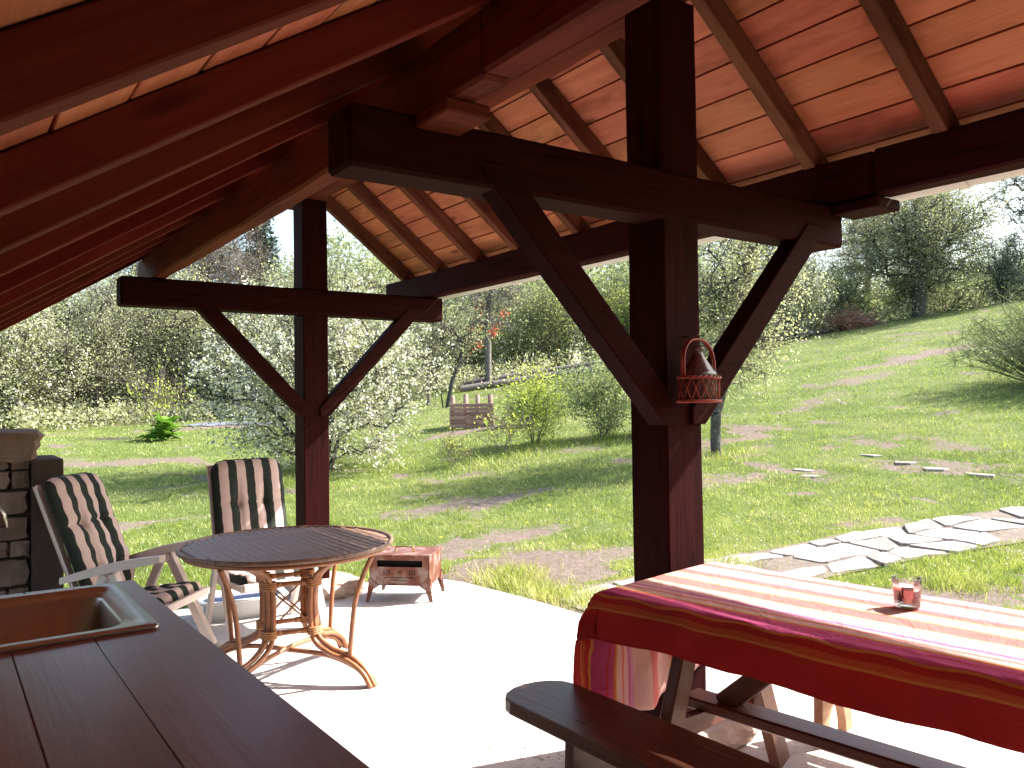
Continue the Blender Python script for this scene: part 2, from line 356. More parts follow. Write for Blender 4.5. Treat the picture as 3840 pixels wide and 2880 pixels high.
def m_bottle():
    t = NT('smoky_bottle_glass'); p = t.n('ShaderNodeBsdfPrincipled'); p.inputs['Base Color'].default_value = (.10, .035, .04, 1); p.inputs['Roughness'].default_value = .24; p.inputs['Specular IOR Level'].default_value = .5
    tr = t.n('ShaderNodeBsdfTransparent'); tr.inputs[0].default_value = (.6, .45, .45, 1); m = t.n('ShaderNodeMixShader'); m.inputs[0].default_value = .22; t.l(p.outputs[0], m.inputs[1]); t.l(tr.outputs[0], m.inputs[2]); t.l(m.outputs[0], t.out.inputs[0]); return t.m
M['glass_b'] = m_bottle()
def m_water():
    t = NT('blue_water'); t.pbr((.015, .03, .10), .06, t.bump(t.noise(t.coord(), 18, 3), .15, .01), spec=.6); return t.m
M['water'] = m_water()
M['label_d'] = plain('label_dark', (.06, .015, .02), .5); M['label_p'] = plain('label_pink', (.75, .33, .38), .5); M['label_w'] = plain('label_white', (.85, .85, .85), .5); M['label_r'] = plain('label_red', (.6, .08, .05), .5)

# ------------------------------------------------------------------ ground
CX, CY = -2.4688, -2.3761
def terr(x, y):
    x = np.asarray(x, float); y = np.asarray(y, float)
    s = (x-CX)*.57847+(y-CY)*.81570; t = (x-CX)*.81570-(y-CY)*.57847
    q = np.clip(t/np.maximum(s, 4.), -.9, .75)
    k = .08+.175*q; k = .04+np.log1p(np.exp((k-.04)/.012))*.012; k = np.minimum(k, .2)
    g = np.log1p(np.exp(np.clip((s-8.)/.8, -30, 60)))*.8
    g = np.where(g < 34, g, 34+(g-34)*.25)
    bump = (fbm(x*.5, y*.5, 3, 3)-.5)*.16*np.clip((s-7)/6, 0, 1)+(fbm(x*2.2, y*2.2, 9, 3)-.5)*.05*np.clip((s-6)/2, 0, 1)
    return -.028*np.clip(y, -6, 4.3)-.035+k*g+bump
def gz(x, y): return float(terr(x, y))
def floor_z(y): return -.028*y
PATCH = [(1.9, 3.6, 1.0, .7, 1), (2.6, 4.9, 1.1, .5, .9), (3.3, 6.9, 1.3, .45, .8), (1.5, 2.9, .5, .5, .9), (2.2, 1.0, 1.3, .45, 1), (3.6, .6, 1.0, .5, .9), (5.0, .3, 1.2, .5, .8), (1.6, .2, .5, 1.2, .9),
         (6.5, 5.0, .7, .5, .7), (7.7, 5.0, .35, .9, .8), (8.9, 3.3, .3, 1.3, .7), (10.5, 4.0, .3, 1.2, .6), (9.3, 7.2, 1.8, .35, .8), (21.5, 10.5, 3.5, .5, 1), (16.5, 9.5, 2.0, .45, .7), (13.5, 8.3, 1.8, .3, .7), (24, 8.5, 2.0, .7, 1),
         (5.2, 25.3, 2.2, .8, 1.2), (1.2, 12.2, 1.9, .25, .8), (-.3, 8.6, 1.0, .25, .8), (.3, 5.5, .6, .5, .6), (4.0, 30, 5, .3, .9), (8.0, 14.2, 1.3, .35, 1), (9.3, 14.2, 1.2, .4, .8), (4.6, 9.0, .7, .4, .6), (6.0, 5.6, .6, .35, .7)]
def bare(x, y):
    x = np.asarray(x, float); y = np.asarray(y, float); b = np.zeros_like(x)
    jx = x+(fbm(x*1.3, y*1.3, 21)-.5)*1.6; jy = y+(fbm(x*1.3, y*1.3, 22)-.5)*1.6
    for px, py, rx, ry, w in PATCH: b = np.maximum(b, w*np.exp(-(((jx-px)/rx)**2+((jy-py)/ry)**2)**1.5))
    b = np.maximum(b, np.clip((fbm(x*.55, y*.55, 31)-.63)*4.0, 0, .7)); b = np.maximum(b, np.clip((fbm(x*1.5, y*1.5, 33)-.63)*5.0, 0, .8))
    return np.clip(b, 0, 1)
ss = np.concatenate([np.arange(-12, 3, 1.0), np.arange(3, 16, .13), np.arange(16, 34, .35), np.arange(34, 60, 1.2), np.geomspace(60, 420, 26)])
uu = np.linspace(-1, 1, 260)
S, U = np.meshgrid(ss, uu, indexing='ij'); T = U*(7+np.maximum(S, 0)*.95)
GX = CX+S*.57847+T*.81570; GY = CY+S*.81570-T*.57847; GZ = terr(GX, GY)
inside = (GX > -3.4) & (GX < 1.08) & (GY < 4.0) & (GY > -6.3); GZ = np.where(inside, GZ-.05, GZ)
n0, n1 = S.shape; idx = np.arange(n0*n1).reshape(n0, n1)
F = np.stack([idx[:-1, :-1], idx[1:, :-1], idx[1:, 1:], idx[:-1, 1:]], -1).reshape(-1, 4)
tag(link('ground', np_mesh('ground', np.stack([GX, GY, GZ], -1).reshape(-1, 3), F[:, ::-1], bare(GX, GY).ravel(), True), None, M['ground']), 'sloping spring lawn with bare brown patches around the shelter', 'lawn', kind='structure')
mb = MB()
pp = [(-3.3, -6.2), (1.16, -6.2), (1.13, -2), (1.18, 0), (1.14, 1.6), (1.17, 2.6), (1.13, 3.45), (1.05, 3.78), (.75, 3.93), (.3, 4.10), (-.5, 4.06), (-1.3, 4.12), (-2.2, 4.2), (-3.3, 4.2)]
a = [mb.bm.verts.new((x, y, floor_z(y))) for x, y in pp]; b = [mb.bm.verts.new((x, y, floor_z(y)-.16)) for x, y in pp]
mb.bm.faces.new(a)
for i in range(len(pp)): mb.bm.faces.new((a[i], b[i], b[(i+1) % len(pp)], a[(i+1) % len(pp)]))
tag(mb.build('patio', M['concrete']), 'pale concrete patio slab under the shelter', 'patio', kind='structure')

# flagstone path leading away to the right
rngp = random.Random(5)
path = empty('path', (1.2, 1.7, -.08), 0, 'pale flagstone path from the patio across the lawn', 'path', kind='structure')
def flag(cx, cy, w, h, rot, sd, parent, thick=.034):
    r = random.Random(sd); pts = []
    n = r.choice((5, 6, 6, 7))
    for i in range(n):
        an = 2*math.pi*(i+.35*(r.random()-.5))/n; k = 1/max(abs(math.cos(an)), abs(math.sin(an)))**.75
        pts.append((math.cos(an)*k*w/2*(.9+.15*r.random()), math.sin(an)*k*h/2*(.9+.15*r.random())))
    z0 = gz(cx, cy)
    m = MB().prism(pts, -.06, thick).bevel(.008)
    for v in m.bm.verts:
        if v.co.z > .02: v.co.z += .012*math.sin(v.co.x*7+sd)+.01*(r.random()-.5)
    o = m.build('stone', M['pale_stone']); o.location = (cx, cy, z0); o.rotation_euler = (r.uniform(-.03, .03), r.uniform(-.03, .03), rot)
    if parent: o.parent = parent; o.location = Vector((cx, cy, z0))-parent.location
    return o
def path_y(x): return 2.13-.042*(x-2.5)**2
bx_ = np.linspace(1.17, 9.4, 60); bj = np.linspace(-.56, .56, 7); BX, BJ = np.meshgrid(bx_, bj, indexing='ij'); BY = path_y(BX)+BJ+(fbm(BX*2, BJ*2, 71)-.5)*.12*np.abs(BJ)
bi = np.arange(BX.size).reshape(BX.shape); bedm = np_mesh('bed', np.stack([BX-1.2, BY-1.7, terr(BX, BY)+.014+.08], -1).reshape(-1, 3), np.stack([bi[:-1, :-1], bi[1:, :-1], bi[1:, 1:], bi[:-1, 1:]], -1).reshape(-1, 4), None, True)
link('bed', bedm, path, M['bed'])
gridx = [1.24]
while gridx[-1] < 9.2: gridx.append(gridx[-1]+rngp.uniform(.30, .54))
rowsN = 4; corners = {}
for i, x in enumerate(gridx):
    for j in range(rowsN):
        corners[i, j] = (x+rngp.uniform(-.13, .13)+.06*j, path_y(x)-.50+.333*j+(rngp.uniform(-.09, .09) if 0 < j < rowsN-1 else rngp.uniform(-.10, .06)))
for i in range(len(gridx)-1):
    for j in range(rowsN-1):
        q = [corners[i, j], corners[i+1, j], corners[i+1, j+1], corners[i, j+1]]
        if rngp.random() < .07: continue
        cx_, cy_ = sum(p[0] for p in q)/4, sum(p[1] for p in q)/4; pts = []
        for n_ in range(4):
            p, p2 = Vector(q[n_]), Vector(q[(n_+1) % 4]); ctr = Vector((cx_, cy_))
            ins = 1-.06-.04*rngp.random()
            for f in (.10, .5, .90):
                e = p.lerp(p2, f); e = ctr+(e-ctr)*ins*(1+rngp.uniform(-.035, .035)); pts.append((e.x-cx_, e.y-cy_))
        m = MB().prism(pts, -.05, .030).bevel(.006)
        for v in m.bm.verts: v.co.z += gz(cx_+v.co.x, cy_+v.co.y)-gz(cx_, cy_)+(.006*math.sin(v.co.x*17+i*3+j) if v.co.z > 0 else 0)
        o = m.build('stone', M['pale_stone'], path); o.location = Vector((cx_, cy_, gz(cx_, cy_)+rngp.uniform(-.006, .008)))-path.location; o.rotation_euler = (rngp.uniform(-.02, .02), rngp.uniform(-.02, .02), 0)
lawn_slabs = [(8.75, 3.35, .5, .32), (8.95, 3.9, .42, .3), (8.6, 2.7, .5, .3), (9.2, 4.6, .4, .28), (7.75, 4.75, .34, .2), (7.45, 4.45, .3, .2)]
LS = ['pale flat stone in the lawn right of the small lichen tree, largest of its trail', 'flat stone second in the lawn trail right of the small tree', 'pale flat stone in the lawn nearest the flagstone path', 'flat stone farthest along the lawn trail', 'small pale stone lying in the lawn right of the lichen trunk', 'smallest pale stone in the lawn near the lichen trunk']
for i, (x, y, w, h) in enumerate(lawn_slabs):
    fo = flag(x, y, w, h, .4*i, 300+i, None, .006); fo.location.z += .006; fo.name = 'lawn_stone'; tag(fo, LS[i], 'stone', 'flat stones sunk in the lawn')

# ------------------------------------------------------------------ the open timber shelter
sh = empty('timber_shelter', (0, 0, 0), 0, 'open red-brown timber shelter with gabled board roof over the patio', 'shelter')
L = 3.928
for y, z0 in ((0, .095), (L, -.012)):
    beam('post', (0, y, z0), (0, y, 3.07), .21, .21, M['stain'], sh, up=(0, 1, 0), bev=.008, rough=.002)
beam('crossbeam', (-1.461, -.035, 2.246), (1.12, -.035, 2.246), .17, .194, M['stain'], sh, bev=.012, rough=.003)
beam('crossbeam', (-1.435, L-.035, 2.24), (1.178, L-.035, 2.24), .17, .206, M['stain'], sh, bev=.012, rough=.003)
for y in (-.127, L-.129):
    MB().prism([(-.13, 1.32), (-.05, 1.32), (-.05, 1.39), (-.857, 2.235), (-1.01, 2.235)], y, y+.10, 'XZ').bevel(.005).build('brace', M['stain'], sh)
    MB().prism([(.025, 1.32), (.105, 1.32), (.99, 2.235), (.83, 2.235), (.025, 1.39)], y, y+.10, 'XZ').bevel(.005).build('brace', M['stain'], sh)
beam('ridge_beam', (0, -6.0, 3.17), (0, 4.3, 3.17), .16, .20, M['beam'], sh, bev=.02, rough=.006)
beam('purlin', (-1.168, -.49, 2.445), (-1.168, 4.39, 2.445), .10, .20, M['beam'], sh, bev=.012, rough=.004)
beam('purlin', (-1.168, -6.0, 2.455), (-1.168, -.494, 2.455), .112, .21, M['beam'], sh, bev=.012, rough=.004)
beam('purlin', (1.09, -.33, 2.452), (1.09, 4.642, 2.452), .12, .21, M['stain'], sh, bev=.012, rough=.004)
beam('purlin', (1.09, -6.0, 2.455), (1.09, -.334, 2.455), .125, .215, M['stain'], sh, bev=.012, rough=.004)
MB().box((-1.236, -.315, 2.298), (-1.072, -.123, 2.343)).bevel(.006).build('bearing_block', M['beam'], sh)
MB().box((1.02, -.36, 2.292), (1.21, -.123, 2.342)).bevel(.006).build('bearing_block', M['stain'], sh)
# rafters: underside zu at x = 0, slope m
mR, zR, mL, zL = .78, 3.355, .64, 3.312
hr = .11; cR, cL = math.cos(math.atan(mR)), math.cos(math.atan(mL))
def roofpt(x, y, d=0.):
    """a point d above the rafters' underside, measured square to the slope"""
    if x >= 0: return Vector((x+d*math.sin(math.atan(mR)), y, zR-mR*x+d*cR))
    return Vector((x-d*math.sin(math.atan(mL)), y, zL+mL*x+d*cL))
YR = [4.29, 3.70, 3.08, 2.50, 1.80, 1.20, .60, .0, -.64, -1.28, -1.92, -2.56, -3.2, -3.84, -4.48, -5.12, -5.76]
for y in YR: beam('rafter', roofpt(.03, y, hr/2), roofpt(1.17, y, hr/2), .065, hr, M['rafter_r'], sh, bev=.004, rough=.0015, seed=y)
YL = [4.22, 3.62, 3.09, 2.50, 1.90, 1.19, .55, -.02, -.57, -1.20, -1.84, -2.48, -3.1, -3.75, -4.4, -5.05, -5.7]
HL = .095
for y in YL: beam('rafter', roofpt(-.03, y, HL/2), roofpt(-2.78, y, HL/2), .065, HL, M['rafter'], sh, bev=.004, rough=.0015, seed=y)
rngb = random.Random(11)
def boards(side):
    h0 = (hr if side > 0 else HL)+.001; bw = .165; x = .02; ln = 1.16 if side > 0 else 2.85
    cc = cR if side > 0 else cL; row = 0; ys = YR if side > 0 else YL
    while x < ln:
        x1 = x+bw*cc-.0065; y = 4.33
        while y > -5.9:
            if side > 0: c = [t for t in ys if y-3.2 < t < y-1.0]
            else: c = [t for t in ys if y-3.6 < t < y-1.2]
            ye = rngb.choice(c) if c and y-1.6 > -5.9 else -5.95
            a = roofpt(side*(x+x1)/2, y-.002, h0+.011+rngb.uniform(0, .003)); b = roofpt(side*(x+x1)/2, ye+.002, h0+.011+rngb.uniform(0, .003))
            nrm = (roofpt(side*.5, 0, 1)-roofpt(side*.5, 0, 0)).normalized()
            beam('roof_board', a, b, bw-.007-rngb.uniform(0, .004), .02, M['board'], sh, up=nrm, bev=.002)
            y = ye
        x += bw*cc; row += 1
boards(1); boards(-1)
# covering laid over the boards
for s_, ln in ((1, 1.20), (-1, 2.88)):
    h0 = (hr if s_ > 0 else HL)+.03
    a, b, c, d = roofpt(s_*.001, 4.38, h0), roofpt(s_*ln, 4.38, h0), roofpt(s_*ln, -6.05, h0), roofpt(s_*.001, -6.05, h0)
    up = roofpt(s_*.5, 0, .03)-roofpt(s_*.5, 0, 0); mb = MB()
    lo = [mb.bm.verts.new(p) for p in (a, b, c, d)]; hi = [mb.bm.verts.new(p+up) for p in (a, b, c, d)]
    mb.bm.faces.new(lo); mb.bm.faces.new(hi[::-1])
    for i in range(4): mb.bm.faces.new((lo[i], lo[(i+1) % 4], hi[(i+1) % 4], hi[i]))
    mb.build('roof_covering', M['roof'], sh)
capv = [(-.16, zL-.64*.16+.155), (0, 3.505), (.15, zR-.78*.15+.18), (.15, zR-.78*.15+.20), (0, 3.53), (-.16, zL-.64*.16+.175)]
MB().prism(capv, -6.05, 4.38, 'XZ').build('ridge_cap', M['roof'], sh)
# gutter
gx, gzz, gr = 1.285, 2.418, .062
prof = [(gx+gr*math.cos(an), gzz+gr*math.sin(an)) for an in [math.pi+math.pi*i/12 for i in range(13)]]
prof2 = [(gx+(gr-.004)*math.cos(an), gzz+(gr-.004)*math.sin(an)) for an in [2*math.pi-math.pi*i/12 for i in range(13)]]
gut = MB().prism(prof+prof2, -6.0, 4.45, 'XZ').build('gutter', M['gutter'], sh)
for y in (-3.2, -.62, 1.3, 2.85):
    pr = [(gx+(gr+.007)*math.cos(an), gzz+(gr+.007)*math.sin(an)) for an in [math.pi+math.pi*i/12 for i in range(13)]]
    MB().prism(pr, y-.022, y+.022, 'XZ').build('gutter_joint', M['gutter'], gut)
# unseen walls added to keep sky light out: at the back and left eaves
MB().prism([(-3.0, 0.1), (1.25, .1), (1.25, 2.38), (0, 3.33), (-2.95, 1.44), (-3.0, 1.40)], -4.62, -4.5, 'XZ').build('back_light_block', M['stain'], sh)
MB().box((-2.86, -4.49, -.05), (-2.70, .9, 1.52)).build('side_light_block', M['stone'], sh)
# footing stones
tag(rock('footing_stone', (.44, .36, .13), 4, M['base_stone'], None, 4, .10, loc=(.07, -.02, .035)), 'squat pale stone footing under the near post', 'stone', 'footing stones')
tag(rock('footing_stone', (.42, .62, .14), 8, M['base_stone'], None, 4, .13, loc=(.06, 3.90, -.055), rot=(0, 0, .25)), 'reddish rough stone footing under the far post', 'stone', 'footing stones')
# ------------------------------------------------------------------ counter with sink and tap
ct = empty('counter', (-2.25, -.8, floor_z(-.8)), 0, 'red-brown varnished plank worktop with a steel sink, lower left', 'counter')
CTZ = .87
def plank(pts, parent, z0=CTZ-.04, z1=CTZ, mat=None, name='plank'):
    """flat plank cut to an outline; its local X runs along world Y"""
    o = parent.location; m = MB().prism([(p[1], -p[0]) for p in pts], z0, z1).bevel(.0015, 1)
    ob = m.build(name, mat or M['counter'], parent); ob.matrix_basis = Matrix.Translation((-o.x, -o.y, -o.z)) @ Matrix.Rotation(R(90), 4, 'Z'); return ob
plank([(-1.915, -2.1), (-1.962, .45), (-2.070, .45), (-2.070, -.163), (-2.166, -.163), (-2.156, -2.1)], ct)
plank([(-2.1575, -2.1), (-2.1675, -.163), (-2.335, -.163), (-2.325, -2.1)], ct)
plank([(-2.3265, -2.1), (-2.3365, -.163), (-2.56, -.163), (-2.555, -2.1)], ct)
plank([(-2.074, .365), (-2.074, .45), (-2.26, .465), (-2.26, .365)], ct); plank([(-2.263, .365), (-2.263, .465), (-2.56, .48), (-2.56, .365)], ct)
for x, y in ((-2.0, .38), (-2.5, .38), (-2.0, -1.95), (-2.5, -1.95)):
    o = ct.location; MB().box((x-.04-o.x, y-.04-o.y, floor_z(y)-o.z), (x+.04-o.x, y+.04-o.y, CTZ-.041-o.z)).build('leg', M['counter'], ct)
o = ct.location
MB().box((-2.02-o.x, -1.9-o.y, CTZ-.16-o.z), (-1.99-o.x, .33-o.y, CTZ-.042-o.z)).build('apron', M['counter'], ct)
def rrect(x0, x1, y0, y1, r, n=6):
    pts = []
    for cx_, cy_, a0 in ((x1-r, y1-r, 0), (x0+r, y1-r, 90), (x0+r, y0+r, 180), (x1-r, y0+r, 270)):
        for i in range(n+1): pts.append((cx_+r*math.cos(R(a0+90*i/n)), cy_+r*math.sin(R(a0+90*i/n))))
    return pts
sk = empty('sink', (-2.28, .09, CTZ), 0, 'rectangular brushed steel sink set into the worktop', 'sink')
mb = MB(); loops = []
for (ins, r, z) in ((0, .012, .001), (0, .012, .008), (.006, .012, .011), (.036, .05, .011), (.045, .055, .003), (.06, .075, .003), (.068, .08, -.01), (.09, .09, -.155), (.12, .09, -.17)):
    loops.append([mb.bm.verts.new((x, y, z)) for x, y in rrect(-.275+ins, .262-ins, -.292+ins, .298-ins, r)])
for A, B in zip(loops, loops[1:]):
    for i in range(len(A)): mb.bm.faces.new((A[i], A[(i+1) % len(A)], B[(i+1) % len(A)], B[i])).smooth = True
mb.bm.faces.new(loops[-1]); mb.build('basin', M['steel'], sk)
MB().lathe([(.0, .004), (.03, .004), (.035, .0)], 20).build('drain', M['steel'], sk, loc=(0, 0, -.169))
tp = empty('tap', (-2.47, .345, CTZ), 0, 'chrome tap spout at the left edge above the sink', 'tap')
MB().lathe([(.024, .0), (.024, .02), (.016, .03), (.016, .25), (.0, .255)], 16).build('column', M['steel'], tp)
MB().tube([(0, 0, .24), (.03, -.002, .285), (.08, -.004, .30), (.125, -.005, .285), (.147, -.006, .25), (.15, -.006, .215)], .011, 12).build('spout', M['steel'], tp)

# ------------------------------------------------------------------ stone wall end behind the left chair
sw = empty('stone_wall', (-2.4, 3.75, floor_z(3.75)), 0, 'low dark stone wall with thick coping stone at the left edge', 'wall')
MB().box((-.95, -.12, 0), (.43, .30, 1.20)).build('core', M['mortar'], sw)
rw = random.Random(3); z = 0
while z < 1.16:
    h = rw.uniform(.10, .19); h = min(h, 1.19-z) if 1.19-z > .1 else 1.19-z
    x = -.95
    while x < .38:
        w = min(rw.uniform(.16, .36), .40-x); w = w if .40-x-w > .09 else .40-x
        rock('stone', (w*.93, .13, h*.88), rw.randrange(999), M['stone'], sw, 3, .09, loc=(x+w/2, -.12, z+h/2)); x += w
    z += h
rock('coping_stone', (.92, .46, .21), 77, M['stone'], sw, 5, .10, loc=(-.02, .05, 1.30), rot=(0, .05, 0))
rock('coping_stone', (.62, .44, .19), 78, M['stone'], sw, 4, .10, loc=(-.76, .05, 1.29))
MB().box((.405, -.25, 0), (.58, .30, 1.20)).bevel(.02, 2).build('end_slab', M['dark_stone'], sw)

# ------------------------------------------------------------------ striped garden recliners
def cushion_mesh(name, w, h, t, tufts, rc=.09, bend=None, nx=40, ny=56):
    """padded cushion lying in local XZ, thick along Y (front is -Y)"""
    us = np.linspace(-1, 1, nx); vs_ = np.linspace(0, 1, ny); U_, V_ = np.meshgrid(us, vs_, indexing='ij')
    z = V_*h; e = np.maximum(rc-(h-z), 0); e2 = np.maximum(rc-z, 0)
    hw = w/2-rc+np.sqrt(np.maximum(rc**2-e**2, 1e-9)); hw = np.minimum(hw, w/2-rc+np.sqrt(np.maximum(rc**2-e2**2, 1e-9)))
    x = U_*hw
    prof = (1-np.abs(U_)**5)**.5*(1-np.abs(2*V_-1)**14)**.5
    dim = np.zeros_like(x)
    for tx, tz in tufts:
        dim += .55*np.exp(-(((x-tx)/.022)**2+((z-tz)/.03)**2))+.30*np.exp(-(((x-tx)/.018)**2+(np.maximum(np.abs(z-tz)-.02, 0)/.13)**2))
    for tz in sorted(set(q[1] for q in tufts)): dim += .28*np.exp(-((z-tz)/.013)**2)
    front = -t*.72*prof*(1-np.minimum(dim, .8))-.004*np.sin(z*60+x*9)*prof; back = t*.28*prof
    A = np.stack([x, front, z], -1).reshape(-1, 3); B = np.stack([x, back, z], -1).reshape(-1, 3)
    i = np.arange(nx*ny).reshape(nx, ny); q = np.stack([i[:-1, :-1], i[1:, :-1], i[1:, 1:], i[:-1, 1:]], -1).reshape(-1, 4)
    per = np.concatenate([i[:, 0], i[-1, 1:], i[-2::-1, -1], i[0, -2:0:-1]]); pn = np.roll(per, -1)
    side = np.stack([per, per+nx*ny, pn+nx*ny, pn], -1)
    return np_mesh(name, np.concatenate([A, B]), np.concatenate([q, q[:, ::-1]+nx*ny, side]), None, True), A[per]
CB, perB = cushion_mesh('back_cushion', .50, .74, .085, [(-.09, .43), (.09, .43), (-.09, .14), (.09, .14)])
CS, perS = cushion_mesh('seat_cushion', .50, .50, .085, [(-.09, .26), (.09, .26)])
def chair(name, loc, rz, label, recline=17, tilt=6, arm_tilt=8):
    c = empty(name, loc, rz, label, 'garden chair', 'striped garden recliners')
    P_ = M['plastic']
    Ms = Matrix.Translation((0, -.27, .345+.5*math.sin(R(tilt)))) @ Matrix.Rotation(R(-90-tilt), 4, 'X')     # seat: v runs to the back
    Ms = Matrix.Translation((0, -.30, .375)) @ Matrix.Rotation(R(tilt), 4, 'X').inverted() @ Matrix.Rotation(R(-90), 4, 'X')
    hinge = Vector((0, .19, .345)); Mb = Matrix.Translation(hinge) @ Matrix.Rotation(R(-recline), 4, 'X')
    link('seat_cushion', CS, c, M['cushion'], mw=Ms); bc = link('back_cushion', CB, c, M['cushion'], mw=Mb @ Matrix.Translation((0, -.035, .05)))
    MB().tube([Vector(p) for p in perB[::2]], .005, 5, closed=True).build('piping', M['piping'], bc)
    # shells and rails
    for s_ in (-1, 1):
        x = s_*.255
        MB().bar(Mb @ Vector((s_*.235, .012, -.02)), Mb @ Vector((s_*.235, .012, .76)), .035, .022, up=Mb.to_3x3() @ Vector((0, 1, 0))).bevel(.006, 2).build('back_rail', P_, c)
        MB().bar((x*.93, -.30, .345), (x*.93, .22, .345-.52*math.tan(R(tilt))*.5), .03, .045).bevel(.006, 2).build('seat_rail', P_, c)
        xa = s_*.30
        MB().bar((xa, -.02, .565), (xa, -.30, .0), .034, .05, up=(0, 1, 0)).bevel(.008, 2).build('front_leg', P_, c)
        MB().bar((xa, .02, .565), (xa, .27, .0), .034, .05, up=(0, 1, 0)).bevel(.008, 2).build('rear_leg', P_, c)
        pts = []; ta = math.tan(R(arm_tilt))
        for i in range(13):
            y = .28-.60*i/12; pts.append((y, .585-(y)*ta+.018*math.sin(math.pi*i/12)))
        top = [(y, zz+.016) for y, zz in pts]; bot = [(y, zz-.022-.012*math.sin(math.pi*i/12)) for i, (y, zz) in enumerate(pts)]
        MB().prism(top+bot[::-1], xa-.032, xa+.032, 'YZ').bevel(.006, 2).build('arm', P_, c)
        MB().lathe([(0, -.022), (.03, -.022), (.03, .022), (0, .022)], 16).build('hinge', P_, c, loc=(xa*.97, .0, .545), rot=(0, R(90), 0))
    for zz in (.1, .3, .5, .7):
        MB().bar(Mb @ Vector((-.225, .014, zz)), Mb @ Vector((.225, .014, zz)), .05, .014, up=Mb.to_3x3() @ Vector((0, 1, 0))).build('back_slat', P_, c)
    MB().bar((-.245, -.30, .352), (.245, -.30, .352), .04, .045).bevel(.008, 2).build('front_rail', P_, c)
    return c
chair('garden_chair', (-1.49, 2.89, floor_z(2.89)), R(48), 'cream garden chair with green striped cushion turned beside the stone wall', 22, 8, 12)
chair('garden_chair', (-.675, 3.08, floor_z(3.08)), R(2), 'cream garden chair with green striped cushion behind the round table', 14, 5, 7)

# ------------------------------------------------------------------ white tub under the far chair
tb = empty('plastic_tub', (-.68, 3.58, floor_z(3.58)), R(-8), 'shallow white plastic tub of dark blue water under the far chair', 'tub')
mb = MB(); loops = []
for (ins, z) in ((.05, .0), (.02, .13), (-.012, .135), (-.012, .15), (.03, .15), (.07, .02)):
    loops.append([mb.bm.verts.new((x, y, z)) for x, y in rrect(-.30+ins, .30-ins, -.19+ins, .19-ins, .07)])
for A, B in zip(loops, loops[1:]):
    for i in range(len(A)): mb.bm.faces.new((A[i], A[(i+1) % len(A)], B[(i+1) % len(A)], B[i])).smooth = True
mb.bm.faces.new(loops[0][::-1]); mb.bm.faces.new(loops[-1]); mb.build('basin', M['white'], tb)
MB().prism(rrect(-.262, .262, -.152, .152, .06), .125, .128).build('water', M['water'], tb)

# ------------------------------------------------------------------ round rattan table
TX, TY, TR, TZ = -.925, 1.92, .555, .675
rt = empty('rattan_table', (TX, TY, floor_z(TY)), 0, 'round rattan table with woven top and curved cane legs', 'table')
tz = TZ-floor_z(TY)
MB().lathe([(0, tz-.022), (TR-.012, tz-.022), (TR-.012, tz-.006), (0, tz-.006)], 64).build('top', M['weave'], rt)
ns = 24; wv = 2*TR/ns; dirw = R(-90)                       # strips run along this heading
for i in range(ns):
    d = -TR+wv*(i+.5); hl = math.sqrt(max(0, (TR-.012)**2-(abs(d)+wv*.35)**2))
    if hl < .05: continue
    m = MB(); n = 10; seg = max(4, int(hl/.03)); rows = []
    for s_ in range(seg+1):
        x = -hl+2*hl*s_/seg
        rows.append([m.bm.verts.new((x, (j/4-.5)*wv*.98, .0065*math.sin(math.pi*j/4)+.0012*math.sin(s_*math.pi+i))) for j in range(5)])
    for s_ in range(seg):
        for j in range(4): m.bm.faces.new((rows[s_][j], rows[s_+1][j], rows[s_+1][j+1], rows[s_][j+1])).smooth = True
    m.build('woven_strip', M['weave'], rt, mw=Matrix.Translation((0, 0, tz-.0055)) @ Matrix.Rotation(dirw, 4, 'Z') @ Matrix.Translation((0, d, 0)))
def circ(r, z, n=64): return [(r*math.cos(2*math.pi*i/n), r*math.sin(2*math.pi*i/n), z) for i in range(n)]
MB().tube(circ(TR, tz-.006), .012, 8, True).build('rim', M['weave'], rt)
MB().tube(circ(TR-.03, tz-.034), .012, 8, True).build('rim', M['rattan'], rt)
def smooth_pts(p, n=6):
    p = [Vector(q) for q in p]; out = []
    for i in range(len(p)-1):
        a, b, c, d = p[max(i-1, 0)], p[i], p[i+1], p[min(i+2, len(p)-1)]
        for k_ in range(n):
            t = k_/n; out.append(.5*((2*b)+(c-a)*t+(2*a-5*b+4*c-d)*t*t+(3*b-3*c+d-a)*t**3))
    out.append(p[-1]); return out
AN = [R(-57+90*i) for i in range(4)]
def pol(an, r, z, off=0.): return (r*math.cos(an)-off*math.sin(an), r*math.sin(an)+off*math.cos(an), z)
